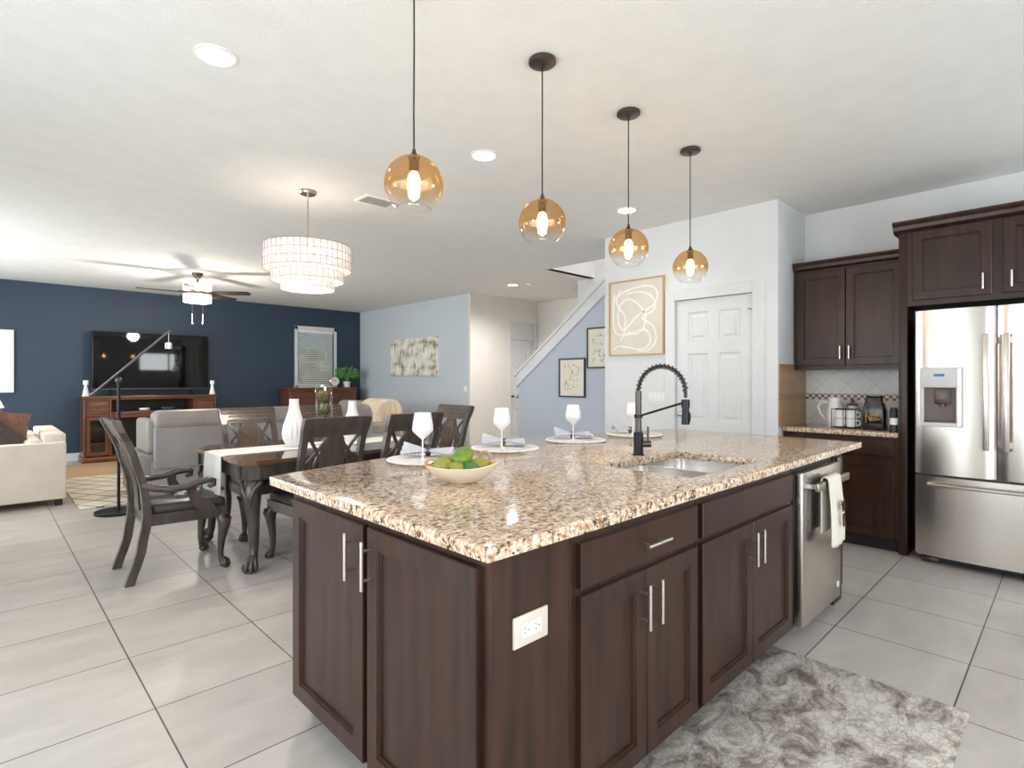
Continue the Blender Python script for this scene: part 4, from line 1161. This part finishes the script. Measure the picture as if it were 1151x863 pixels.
lv = thing('loveseat', 'grey leather loveseat turned towards the television, under beige throw', 'sofa', (4.55, 8.75, .0), PI/2)
bm = nb(); box(bm, -.9, .9, -.42, .42, .06, .42, .04, 3); obj('base', bm, 'sofa_m', lv)
for q in range(2):
    x0 = -.80 + q*.8
    bm = nb(); box(bm, x0, x0+.795, -.50, -.18, .40, .95, .10, 5); obj('back_cushion', bm, 'sofa', lv)
    bm = nb(); box(bm, x0, x0+.795, -.20, .46, .38, .52, .05, 4); obj('seat_cushion', bm, 'sofa', lv)
for s in (-1, 1):
    bm = nb(); box(bm, s*.87-.10, s*.87+.10, -.46, .44, .06, .64, .07, 4); obj('arm', bm, 'sofa', lv)
lv.rotation_euler = (0, 0, PI/2)   # seat towards -X
th = thing('throw_blanket', 'beige throw draped over the end of the loveseat back', 'blanket', (4.55+.34, 8.02, 0))
bm = nb()
def tfn(u, v):
    # over the rounded back, hanging on both sides and over the near end
    a = v*2 - 1
    y = -.05 + .62*u
    half = .215
    if abs(a) < .5: ang = a*2*PI/2; x = half*math.sin(ang); z = .80 + .20*math.cos(ang)
    else: x = half*math.copysign(1, a)*(1 + .08*math.sin(u*14)); z = .80 - (abs(a)-.5)*.9
    e = max(0, .12 - u)/.12
    return (x*(1 - .25*e), y + .012*math.sin(v*12), z - .06*e*e)
sheet(bm, tfn, 22, 36); obj('cloth', bm, 'throw', th, solid=.008, angle=80)
bm = nb()
def drop(u, v):
    # the end flap falling in front of the near end of the back
    x = -.225 + .45*u; zt_ = .80 + .20*math.sqrt(max(0, 1 - (x/.225)**2))
    return (x, -.075 - .014*math.sin(u*26) - .02*v, zt_ - v*(zt_ - .36))
sheet(bm, drop, 30, 14); obj('end_flap', bm, 'throw', th, solid=.008, angle=80)

# cream loveseat on the left, its arm side facing us
cs = thing('cream_sofa', 'cream upholstered sofa with square arms at the left of the living area', 'sofa', (.05, 8.3, 0))
bm = nb(); box(bm, -.62, .60, -.90, -.74, .07, .66, .018, 3); obj('arm', bm, 'cream', cs)
bm = nb(); box(bm, -.62, .60, .74, .90, .07, .66, .018, 3); obj('arm', bm, 'cream', cs)
bm = nb(); box(bm, .42, .61, -.73, .73, .07, .745, .02, 3); obj('backrest', bm, 'cream', cs)
bm = nb(); box(bm, -.60, .42, -.73, .73, .07, .36, .02, 3); obj('base', bm, 'cream', cs)
for q in range(2):
    bm = nb(); box(bm, -.62, .41, -.73 + q*.735, -.005 + q*.735, .36, .52, .04, 4); obj('seat_cushion', bm, 'cream', cs)
    bm = nb(); box(bm, .29, .42, -.72 + q*.735, -.01 + q*.735, .52, .70, .05, 4); obj('back_cushion', bm, 'cream', cs)
for x in (-.56, .54):
    for y in (-.84, .84):
        bm = nb(); box(bm, x-.03, x+.03, y-.03, y+.03, 0, .07); obj('leg', bm, 'wood_d', cs, smooth=False)
def pillow(label, mt, loc, rot, s):
    bm = nb()
    def f(sg):
        def g(u, v):
            a, b = u*2-1, v*2-1
            h = .26*((1-abs(a)**2.6)*(1-abs(b)**2.6))**.6
            pin = 1 - .06*(1-abs(a))*abs(b)**4 - .0
            return (a*s*(1-.05*(1-b*b)), sg*h*s, b*s*(1-.05*(1-a*a)))
        return g
    sheet(bm, f(1), 14, 14); sheet(bm, f(-1), 14, 14)
    bmesh.ops.remove_doubles(bm, verts=bm.verts, dist=1e-5)
    o = obj('throw_pillow', bm, mt, angle=80); o.location = loc; o.rotation_euler = rot
    return tag(o, label, 'pillow', 'throw pillows on the cream sofa')
pillow('charcoal throw pillow set on its corner at the cream sofa arm', 'char', (.10, 7.72, .70), (.25, PI/4, .1), .185)
pillow('brown patterned throw pillow leaning on the cream sofa back', 'rust', (.25, 8.0, .775), (.1, .12, .8), .19)
pillow('mauve throw pillow at the left edge behind the charcoal one', 'mauve', (.135, 8.22, .80), (.1, PI/5, 1.0), .17)

# lamp just inside the left edge of view
tl = thing('side_table', 'small round dark side table beyond the cream sofa', 'table', (.03, 9.55, 0))
bm = nb(); lathe(bm, [(.24, .53), (.25, .54), (.25, .56), (0, .56)], seg=32); obj('top', bm, 'cherry', tl)
bm = nb(); lathe(bm, [(.17, 0), (.17, .02), (.03, .05), (.025, .53)], seg=24); obj('pedestal', bm, 'cherry', tl)
lp = thing('table_lamp', 'table lamp with white cone shade at the left edge, under the pale canvas', 'lamp', (.03, 9.55, .56))
bm = nb(); lathe(bm, [(.07, 0), (.07, .02), (.03, .04), (.055, .12), (.02, .2), (.012, .44)], seg=20); obj('base', bm, 'steel_b', lp)
bm = nb(); shell(bm, [(.19, .40), (.09, .64)], 32); obj('lamp_shade', bm, shade_mat('lamp_shade_fabric', (1, .93, .82, 1), .5), lp, solid=.003)

# arc lamp
al = thing('arc_floor_lamp', 'dark slim floor lamp with long tilted arm and hanging head', 'lamp', (.985, 6.62, 0))
bm = nb(); lathe(bm, [(.20, 0), (.20, .022), (.19, .028), (0, .03)], seg=40); obj('base', bm, 'blackm', al)
bm = nb(); tube(bm, [(0, 0, .028), (0, 0, .72), (0, 0, 1.30)], .014, 12); obj('pole', bm, 'blackm', al)
bm = nb(); ell(bm, (0, 0, 1.31), (.03, .03, .035)); obj('joint', bm, 'gun', al)
dA = Vector((.72, -.69, 0))
bm = nb(); tube(bm, [dA*-.26 + Vector((0, 0, 1.175)), dA*.51 + Vector((0, 0, 1.805))], .011, 10); ell(bm, dA*-.26 + Vector((0, 0, 1.175)), (.022, .022, .018)); obj('arm', bm, 'pewter', al)
e = dA*.495 + Vector((0, 0, 1.79))
bm = nb(); tube(bm, [e, e - Vector((0, 0, .11))], .003, 6); obj('cord', bm, 'plate', al)
bm = nb(); lathe(bm, [(.012, 0), (.03, -.01), (.03, -.065), (.026, -.065), (.02, -.02), (0, -.02)], e.x, e.y, e.z - .10, seg=20); obj('lamp_head', bm, 'chrome', al)

# media console
mc = thing('media_console', 'carved cherry media console with glass side doors under the television', 'console', (2.11, 11.09, 0))
cw = .95; F = -.24
bm = nb(); box(bm, -cw-.02, cw+.02, F-.03, .24, 1.02, 1.06, .008); box(bm, -cw-.01, cw+.01, F-.015, .24, .995, 1.02, .004); obj('top', bm, 'cherry', mc)
bm = nb(); box(bm, -cw-.02, cw+.02, F-.03, .24, .0, .09, .008); obj('plinth', bm, 'cherry', mc)
for s in (-1, 1):
    xo, xi = s*cw, s*(cw-.36)
    a, b = min(xo, xi), max(xo, xi)
    bm = nb(); box(bm, a, b, F+.02, .23, .74, .995); box(bm, a, b, .20, .23, .09, .74); box(bm, a, a+.025, F, .20, .09, .74); box(bm, b-.025, b, F, .20, .09, .74)
    box(bm, a, b, F, .2, .735, .755, .003)
    for zz in (.30, .52): box(bm, a+.025, b-.025, F+.05, .2, zz-.008, zz+.008)
    obj('side_tower', bm, 'cherry', mc, smooth=False)
    bm = nb(); rings(bm, a+.035, b-.035, .785, .965, F, [(0, .02), (0, .003), (.003, 0), (.02, 0), (.026, .008), (.04, .004)]); dr = obj('drawer', bm, 'cherry', mc, smooth=False)
    bm = nb(); ell(bm, ((a+b)/2, F-.014, .875), (.014, .016, .014)); obj('knob', bm, 'gun', dr)
    bm = nb()
    for r in ((a+.03, a+.085, .11, .725), (b-.085, b-.03, .11, .725), (a+.085, b-.085, .11, .165), (a+.085, b-.085, .67, .725)): box(bm, r[0], r[1], F-.004, F+.018, r[2], r[3], .003)
    dd = obj('door', bm, 'cherry', mc, smooth=False)
    bm = nb(); box(bm, a+.08, b-.08, F+.006, F+.010, .16, .675); obj('pane', bm, 'glass', dd, smooth=False)
    bm = nb()
    for xx in (a+.012, b-.012): tube(bm, [(xx, F-.008, .10), (xx, F-.008, .99)], .014, 8)
    obj('pilaster', bm, 'cherry', mc)
bm = nb(); box(bm, -cw+.36, cw-.36, .19, .23, .09, .995); obj('back_panel', bm, 'cherry_d', mc, smooth=False)
bm = nb(); box(bm, -cw+.36, cw-.36, F, .19, .76, .80, .004); box(bm, -cw+.36, cw-.36, F+.03, .19, .09, .11); box(bm, -cw+.36, cw-.36, F+.02, .19, .70, .76); obj('shelf', bm, 'cherry', mc, smooth=False)
bm = nb(); box(bm, -cw+.36, cw-.36, F+.05, F+.08, .11, .20); box(bm, -cw+.38, cw-.38, .10, .14, .11, .66); obj('hearth_insert', bm, 'cherry_d', mc, smooth=False)
for q, (nm, lab, x, w_, h_, mt) in enumerate((('cable_box', 'small silver box in the open console shelf under the television', -.13, .15, .05, 'steel_b'), ('media_player', 'flat black media player in the console shelf', .22, .22, .055, 'black'))):
    t = thing(nm, lab, 'device', (2.11 + x, 10.97, .80))
    bm = nb(); box(bm, -w_/2, w_/2, -.06, .06, .003, h_, .005); obj('case', bm, mt, t)
    bm = nb(); box(bm, -w_*.3, w_*.3, -.062, -.059, h_*.35, h_*.7); obj('front_panel', bm, 'plate' if q == 0 else 'gun', t, smooth=False)
tv = thing('television', 'large flat television standing on the cherry console', 'television', (2.15, 11.12, 1.06))
bm = nb(); box(bm, -.855, .855, -.01, .045, .10, 1.06, .008); obj('housing', bm, 'black', tv)
bm = nb(); box(bm, -.842, .842, -.016, -.009, .12, 1.048, .002); obj('screen', bm, 'tv', tv, smooth=False)
bm = nb(); box(bm, -.855, .855, -.014, -.008, .10, .116); obj('bezel', bm, 'gun', tv, smooth=False)
bm = nb()
for s in (-1, 1): tube(bm, [(s*.6, -.10, .01), (s*.6, .02, .11), (s*.6, .10, .01)], .01, 8)
obj('stand', bm, 'gun', tv)
def candlestick():
    t = thing('candle_holder', 'x', 'candle holder', group='white candle holders flanking the television')
    bm = nb(); lathe(bm, [(.05, 0), (.046, .02), (.018, .17), (.02, .18), (0, .18)], seg=20); obj('cone_base', bm, 'ceramic', t)
    bm = nb(); lathe(bm, [(.036, .18), (.036, .25), (0, .25)], seg=20); obj('candle', bm, 'candle', t)
    return t
c1 = candlestick(); c1.location = (1.20, 10.96, 1.06); c1['label'] = 'white cone candle holder left of the television'
c2 = copy_tree(c1, 'white cone candle holder right of the television'); c2.location = (3.03, 10.96, 1.06)

# dresser under the window with clock, figurine and plant
ds = thing('dresser', 'red brown wooden chest below the window in the navy wall', 'dresser', (5.12, 11.10, 0))
bm = nb(); box(bm, -.79, .79, -.24, .23, 1.125, 1.16, .008); obj('top', bm, 'cherry', ds)
bm = nb(); box(bm, -.74, .74, -.20, .22, .08, 1.125, .004); prism(bm, [(-.2, .7), (-.23, 1.125), (-.2, 1.125)], 'x', -.74, .74); obj('body', bm, 'cherry', ds, smooth=False)
for x in (-.36, .36):
    for z in (.15, .47, .79):
        bm = nb(); rings(bm, x-.345, x+.345, z, z+.29, -.238, [(0, .04), (0, .003), (.003, 0), (.03, 0), (.036, .006)]); dr = obj('drawer', bm, 'cherry', ds, smooth=False)
        bm = nb(); ell(bm, (x, -.248, z+.145), (.016, .014, .016)); obj('knob', bm, 'gun', dr)
for x in (-.7, .7):
    for y in (-.16, .18):
        bm = nb(); tube(bm, [(x, y, 0), (x, y, .08)], [.025, .04], 10); obj('leg', bm, 'cherry', ds)
ck = thing('mantel_clock', 'round silver clock standing on the chest beside the plant', 'clock', (5.40, 11.0, 1.16))
bm = nb(); lathe(bm, [(.10, 0), (.11, .01), (.11, .03), (.098, .04), (.098, .034), (0, .034)], seg=32)
bmesh.ops.transform(bm, matrix=Matrix.Translation((0, 0, .13)) @ Matrix.Rotation(PI/2, 4, 'X'), verts=bm.verts); obj('case', bm, 'chrome', ck)
bm = nb(); lathe(bm, [(.096, .0345), (.096, .036), (0, .036)], seg=32); bmesh.ops.transform(bm, matrix=Matrix.Translation((0, 0, .13)) @ Matrix.Rotation(PI/2, 4, 'X'), verts=bm.verts); fc = obj('dial', bm, 'paper', ck)
bm = nb(); tube(bm, [(0, -.038, .13), (.03, -.038, .165)], .003, 6); tube(bm, [(0, -.038, .13), (-.02, -.038, .19)], .0025, 6); obj('hands', bm, 'black', fc)
bm = nb(); box(bm, -.06, .06, -.04, .02, 0, .025, .004); obj('foot', bm, 'chrome', ck)
fg = thing('figurine', 'tiny dark ornament between the clock and the potted plant', 'ornament', (5.565, 10.98, 1.16))
bm = nb(); lathe(bm, [(.035, 0), (.03, .02), (.015, .04), (.02, .055), (0, .075)], seg=14); obj('body', bm, 'gun', fg)
pp = thing('potted_plant', 'bushy green plant in a white pot on the chest', 'plant', (5.70, 11.02, 1.16))
bm = nb(); lathe(bm, [(.055, 0), (.065, .01), (.078, .13), (.07, .13), (.066, .115), (0, .115)], seg=24); obj('pot', bm, 'ceramic', pp)
bm = nb(); 
for q in range(9):
    a = q*2.4; tube(bm, [(0, 0, .11), (.05*math.cos(a), .05*math.sin(a), .22), (.12*math.cos(a), .10*math.sin(a), .32)], .004, 6)
obj('stems', bm, 'leaf', pp)
bm = nb()
rnd = random.Random(3)
for q in range(230):
    a = rnd.uniform(0, 2*PI); r = .20*math.sqrt(rnd.random()); z = .20 + .27*rnd.random()*(1 - r*1.6)
    c = Vector((r*1.15*math.cos(a), r*.85*math.sin(a), z)); d = Vector((math.cos(a), math.sin(a), rnd.uniform(-.2, 1.1))).normalized()
    s_ = d.cross(Vector((rnd.uniform(-1, 1), rnd.uniform(-1, 1), 1))).normalized(); nn = d.cross(s_)*.008
    L = rnd.uniform(.05, .09); w_ = L*.26
    vs = [bm.verts.new(c), bm.verts.new(c + d*L*.5 + s_*w_ + nn), bm.verts.new(c + d*L), bm.verts.new(c + d*L*.5 - s_*w_ + nn)]
    bm.faces.new(vs)
obj('leaves', bm, 'leaf', pp, smooth=False, fix=False)

# ------------------------------------------------------------------ pictures and plates on walls
def picture(name, label, cat, axis, c, a0, a1, z0, z1, fmat, pmat_, fw=.015, d=.03, mount=0):
    # hangs flat on a wall; axis is the wall normal ('x' faces -X, 'y' faces -Y)
    t = thing(name, label, cat, ((c, (a0+a1)/2, (z0+z1)/2) if axis == 'x' else ((a0+a1)/2, c, (z0+z1)/2)), -PI/2 if axis == 'x' else 0)
    w, h = (a1-a0)/2, (z1-z0)/2
    if fmat:
        bm = nb()
        for r in ((-w, w, -h, -h+fw), (-w, w, h-fw, h), (-w, -w+fw, -h+fw, h-fw), (w-fw, w, -h+fw, h-fw)): box(bm, r[0], r[1], -d, -.001, r[2], r[3], .001)
        obj('frame', bm, fmat, t, smooth=False)
        bm = nb(); box(bm, -w+fw, w-fw, -d*.6, -.002, -h+fw, h-fw); p = obj('print', bm, pmat_, t, smooth=False)
    else:
        bm = nb(); box(bm, -w, w, -d, -.001, -h, h, .003); p = obj('canvas', bm, pmat_, t, smooth=False)
    return t, p, w, h, d*.6
picture('canvas_art', 'smeared white gold and grey canvas on the grey wall', 'painting', 'x', 6.2, 8.38, 10.0, 1.40, 2.148, None, 'drip', d=.04)
picture('canvas_art', 'pale tall canvas at the left edge of the navy wall', 'painting', 'y', YB, -.35, .367, 1.126, 2.083, None, 'canvas', d=.04)
t, p, w, h, d_ = picture('framed_art', 'large beige print of looping white lines beside the pantry door', 'painting', 'x', 4.86, 2.834, 3.485, 1.57, 2.35, 'oak', 'artbeige', .012, .035)
bm = nb()
def stroke(pts, r=.0085, k=0):
    e_ = .002 + .0007*k
    # flattened painted line
    Q = []
    P = [Vector((a, 0, b)) for a, b in pts]
    n = len(P)
    for i in range(n-1):
        p0, p1, p2, p3 = P[max(i-1, 0)], P[i], P[i+1], P[min(i+2, n-1)]
        for f in (0, .2, .4, .6, .8):
            Q.append(.5*((2*p1) + (p2-p0)*f + (2*p0-5*p1+4*p2-p3)*f*f + (3*p1-p0-3*p2+p3)*f**3))
    Q.append(P[-1]); prev = None
    for i, c in enumerate(Q):
        dd = (Q[min(i+1, len(Q)-1)] - Q[max(i-1, 0)]).normalized(); nn = Vector((-dd.z, 0, dd.x))*r
        vs = [bm.verts.new((c.x+nn.x, -d_-e_, c.z+nn.z)), bm.verts.new((c.x-nn.x, -d_-e_, c.z-nn.z)), bm.verts.new((c.x-nn.x, -d_+.001, c.z-nn.z)), bm.verts.new((c.x+nn.x, -d_+.001, c.z+nn.z))]
        if prev:
            for q in range(4): bm.faces.new((prev[q], prev[(q+1) % 4], vs[(q+1) % 4], vs[q]))
        prev = vs
stroke([(-.25, .22), (-.12, .28), (.06, .31), (.20, .29), (.255, .21), (.22, .12), (.12, .06), (.0, .0), (-.08, -.08), (-.15, -.12), (-.21, -.05), (-.21, .08), (-.16, .17), (-.06, .19), (.04, .12), (.11, .02), (.10, -.10), (.02, -.17), (-.10, -.15)], k=0)
stroke([(-.26, .27), (-.275, .10), (-.27, -.08), (-.22, -.165), (-.08, -.17), (.08, -.13), (.16, -.18), (.17, -.27), (.08, -.33), (-.08, -.31), (-.2, -.29), (-.27, -.32)], k=1)
stroke([(-.10, .25), (.04, .26), (.17, .21), (.23, .12), (.19, .04), (.08, .0), (.13, -.05), (.215, -.12), (.235, -.25), (.16, -.34), (.02, -.35)], k=2)
stroke([(-.18, .30), (-.235, .20), (-.20, .11), (-.13, .02), (-.13, -.12), (-.18, -.24)], k=3)
obj('line_drawing', bm, 'artwhite', p, smooth=False)
for q, (lab, a0, a1, z0, z1) in enumerate((('small black framed abstract print on the stair wall, lower of the two', 4.45, 4.90, 1.085, 1.606), ('black framed abstract print on the stair wall, upper one half hidden by the corner', 3.97, 4.42, 1.464, 1.988))):
    t, p, w, h, d_ = picture('framed_print', lab, 'picture', 'x', 5.66, a0, a1, z0, z1, 'black', 'paper', .02, .025)
    t['group'] = 'black framed prints on the stair wall'
    rnd = random.Random(11+q)
    for mt, n_, nm in (('ochre', 12, 'ochre_marks'), ('ink', 26, 'ink_marks')):
        bm = nb()
        for k in range(n_):
            x = rnd.uniform(-.13, .13); z = rnd.uniform(-.17, .17); L = rnd.uniform(.015, .05); wd = rnd.uniform(.004, .012 if mt == 'ochre' else .006)
            if rnd.random() < .5: L, wd = wd, L
            box(bm, x-wd/2, x+wd/2, -d_-.001, -d_+.001, z-L/2, z+L/2)
        obj(nm, bm, mt, p, smooth=False)
sw = thing('light_switch', 'white four gang switch plate beside the pantry door', 'switch', (4.86, 2.92, 1.13), -PI/2)
bm = nb(); box(bm, -.105, .105, -.006, 0, -.058, .058, .003); obj('cover_plate', bm, 'plate', sw)
for k in range(4):
    bm = nb(); box(bm, -.088+.047*k, -.053+.047*k, -.010, -.005, -.034, .034, .002); obj('rocker', bm, 'ceramic', sw)
sw = thing('light_switch', 'single white switch on the grey wall near its corner', 'switch', (6.2, 7.585, 1.15), -PI/2)
bm = nb(); box(bm, -.036, .036, -.006, 0, -.058, .058, .003); obj('cover_plate', bm, 'plate', sw)
bm = nb(); box(bm, -.017, .017, -.010, -.005, -.034, .034, .002); obj('rocker', bm, 'ceramic', sw)

# ------------------------------------------------------------------ ceiling fittings
def point(name, loc, power, col, r=.03, parent=None):
    d = bpy.data.lights.new(name, 'POINT'); d.energy = power; d.color = col; d.shadow_soft_size = r
    o = bpy.data.objects.new(name, d); C.objects.link(o); o.location = loc
    if parent: o.parent = parent
    return o
point('stairwell_fill', (6.15, 3.6, 4.7), 45, (1, .93, .84), .1)  # added unseen light that brightens the dark stairwell
def downlight():
    t = thing('downlight', 'x', 'ceiling light', group='recessed ceiling lights')
    bm = nb(); lathe(bm, [(.092, 0), (.092, -.006), (.078, -.010), (.074, -.004)], seg=36); obj('trim_ring', bm, 'plate', t)
    bm = nb(); lathe(bm, [(.076, -.004), (.076, -.0065), (0, -.0065)], seg=36); obj('lens', bm, 'led', t)
    d = bpy.data.lights.new('downlight_beam', 'SPOT'); d.energy = 13; d.spot_size = 2.3; d.spot_blend = .8; d.color = (1, .97, .93); d.shadow_soft_size = .07
    o = bpy.data.objects.new('downlight_beam', d); C.objects.link(o); o.parent = t; o.location = (0, 0, -.03)
    return t
d0 = downlight()
for k, (x, y, lab) in enumerate(((.80, 2.84, 'round recessed light nearest the camera, by itself over the dining side'), (2.47, 2.82, 'round recessed light between the first two globe pendants'), (4.19, 2.83, 'round recessed light seen behind the third pendant cord'), (6.15, 6.32, 'small recessed light near the stairs, beside the smoke detector'))):
    o = d0 if k == 0 else copy_tree(d0)
    o.location = (x, y, ZC); o['label'] = lab
    if k == 3:
        for ch in o.children:
            if ch.type == 'LIGHT': ch.data = ch.data.copy(); ch.data.energy = 120; ch.data.spot_size = 2.8
sd = thing('smoke_detector', 'round white smoke detector on the ceiling near the stairs', 'smoke detector', (6.29, 6.07, ZC))
bm = nb(); lathe(bm, [(.065, 0), (.065, -.02), (.05, -.035), (0, -.037)], seg=28); obj('case', bm, 'plate', sd)
bm = nb(); lathe(bm, [(.052, -.0335), (.048, -.036), (.046, -.034)], seg=28); obj('grille', bm, 'outlet', sd)
vt = thing('ceiling_vent', 'white slatted air vent in the ceiling behind the first pendant', 'vent', (2.446, 4.183, ZC))
bm = nb()
for r in ((-.16, .16, -.11, -.085), (-.16, .16, .085, .11), (-.16, -.13, -.085, .085), (.13, .16, -.085, .085)): box(bm, r[0], r[1], r[2], r[3], -.012, 0, .003)
obj('frame', bm, 'plate', vt)
bm = nb()
for k in range(8):
    y = -.075 + .0215*k
    r = bmesh.ops.create_cube(bm, size=1)
    for v in r['verts']: v.co = Matrix.Rotation(.7, 3, 'X') @ Vector((v.co.x*.26, v.co.y*.018, v.co.z*.002)) + Vector((0, y, -.008))
obj('louvres', bm, 'plate', vt, smooth=False)
bm = nb(); box(bm, -.13, .13, -.085, .085, -.0015, 0); obj('backing', bm, 'gun', vt, smooth=False)

def pendant():
    t = thing('globe_pendant', 'x', 'pendant light', group='amber globe pendants over the island')
    bm = nb(); lathe(bm, [(.062, 0), (.066, -.004), (.066, -.018), (.058, -.024), (.012, -.026), (.012, -.036), (0, -.036)], seg=32); obj('canopy', bm, 'gun', t)
    bm = nb(); tube(bm, [(0, 0, -.03), (.0015, .001, -.25), (-.001, 0, -.5), (0, 0, -.665)], .0032, 8); obj('cord', bm, 'blackm', t)
    bm = nb(); lathe(bm, [(.006, -.645), (.010, -.66), (.020, -.672), (.024, -.676), (.019, -.69), (.019, -.735), (0, -.735)], seg=20); obj('socket', bm, 'gun', t)
    g = nb(); R = .113; n = 26
    shell(g, [(R*math.sin(a), R*math.cos(a)) for a in [.2 + (PI - .2 - .62)*k/n for k in range(n+1)]], 40)
    go = obj('globe', g, 'amber', t, solid=.002, angle=180); go.location = (0, 0, -.785)
    bm = nb(); r0 = R*math.sin(.62); tube(bm, [(r0*math.cos(2*PI*k/40), r0*math.sin(2*PI*k/40), -.785 - R*math.cos(.62)) for k in range(41)], .0025, 6, caps=False); obj('rim', bm, 'glass', t)
    bm = nb(); lathe(bm, [(.012, -.735), (.021, -.748), (.024, -.79), (.019, -.832), (0, -.846)], seg=18); obj('bulb', bm, 'bulb', t)
    point('pendant_glow', (0, 0, -.80), 4.5, (1, .74, .45), .03, t)
    return t
p0 = pendant()
for k, (x, y) in enumerate(((1.205, 1.787), (1.937, 1.787), (2.668, 1.79), (3.398, 1.794))):
    o = p0 if k == 0 else copy_tree(p0)
    o.location = (x, y, ZC)
    o['label'] = 'amber glass globe pendant over the island, ' + ('largest in view, nearest the camera', 'second nearest the camera, with whole cord in view', 'third from the camera, left of the beige print', 'farthest one, before the pantry door')[k]

# tiered shell chandelier
chd = thing('tiered_chandelier', 'three tier white shell drum chandelier over the dining table', 'chandelier', (1.914, 4.36, ZC))
bm = nb(); lathe(bm, [(.065, 0), (.07, -.01), (.062, -.026), (0, -.028)], seg=28); obj('canopy', bm, 'steel_b', chd)
bm = nb(); tube(bm, [(0, 0, -.02), (0, 0, -.44)], .007, 10); tube(bm, [(-.33, 0, -.46), (.33, 0, -.46)], .005, 8); tube(bm, [(0, -.33, -.46), (0, .33, -.46)], .005, 8); tube(bm, [(0, 0, -.43), (0, 0, -.52)], .012, 10); obj('rod', bm, 'steel_b', chd)
tiers = [(.338, -.455, -.645, 3), (.278, -.60, -.735, 2), (.205, -.70, -.80, 1)]
for R, z0, z1, rows in tiers:
    n = int(2*PI*R/.048)
    bm = nb(); shell(bm, [(R, z1), (R, z0)], n*2); o = obj('shade', bm, 'capiz', chd, solid=.003)
    bm = nb(); nr = max(1, round((z0-z1)/.063))
    for j in range(nr+1):
        z = z1 + (z0-z1)*j/nr
        tube(bm, [(R*1.008*math.cos(2*PI*k/48), R*1.008*math.sin(2*PI*k/48), z) for k in range(49)], .0016, 4, caps=False)
    for k in range(n):
        a = 2*PI*k/n; tube(bm, [(R*1.008*math.cos(a), R*1.008*math.sin(a), z1), (R*1.008*math.cos(a), R*1.008*math.sin(a), z0)], .0012, 4)
    obj('wire_frame', bm, 'bronze_and_warmlight', o)
bm = nb(); lathe(bm, [(.2, -.797), (.2, -.80), (0, -.80)], seg=40); obj('diffuser', bm, 'capiz', chd)
point('chandelier_glow', (0, 0, -.55), 3.5, (1, .90, .78), .08, chd)
point('chandelier_glow', (0, 0, -.90), 22, (1, .93, .85), .12, chd)

# ceiling fan with crystal drums
fn = thing('ceiling_fan', 'dark five blade ceiling fan with crystal light drums and pull chains', 'ceiling fan', (2.238, 8.793, ZC))
bm = nb(); lathe(bm, [(.07, 0), (.07, -.02), (.03, -.085), (.02, -.09)], seg=24); obj('canopy', bm, 'gun', fn)
bm = nb(); tube(bm, [(0, 0, -.08), (0, 0, -.15)], .014, 10); lathe(bm, [(.02, -.12), (.06, -.16), (.06, -.165)], seg=20); obj('downrod', bm, 'gun', fn)
bm = nb(); lathe(bm, [(.10, -.25), (.11, -.26), (.11, -.31), (.10, -.32)], seg=28); obj('motor', bm, 'bronze_and_warmlight', fn)
for z0, z1 in ((-.155, -.265), (-.305, -.425)):
    bm = nb(); lathe(bm, [(.15, z0), (.178, z0-.004), (.18, z0-.02), (.18, z1+.02), (.175, z1+.004), (.15, z1)], seg=40, wob=lambda a, z: .012*math.cos(a*40)); obj('crystal_drum', bm, 'crystal', fn)
for k in range(5):
    a = 2*PI*k/5 - .70
    bm = nb()
    poly = [(.20, -.045), (.30, -.065), (.66, -.07), (.72, -.06), (.74, 0), (.72, .06), (.66, .07), (.30, .065), (.20, .045)]
    prism(bm, poly, 'z', -.005, .005)
    bmesh.ops.transform(bm, matrix=Matrix.Translation((0, 0, -.285)) @ Matrix.Rotation(a, 4, 'Z') @ Matrix.Rotation(-.2, 4, 'X'), verts=bm.verts)
    b_ = obj('blade', bm, 'fanblade', fn, smooth=False)
    bm = nb(); tube(bm, [(.09*math.cos(a), .09*math.sin(a), -.285), (.24*math.cos(a), .24*math.sin(a), -.28)], .014, 8); obj('blade_arm', bm, 'gun', b_)
for q in (-1, 1):
    v = Vector((.72, -.69, 0))*(.076*q)
    bm = nb(); tube(bm, [(v.x, v.y, -.42), (v.x, v.y, -.715)], .0025, 6); ell(bm, (v.x, v.y, -.722), (.011, .011, .014), 10, 8); obj('pull_chain', bm, 'chrome', fn)
point('fan_glow', (0, 0, -.64), 52, (1, .93, .84), .1, fn)
point('fan_glow', (0, 0, -.11), 2.5, (1, .85, .66), .05, fn)
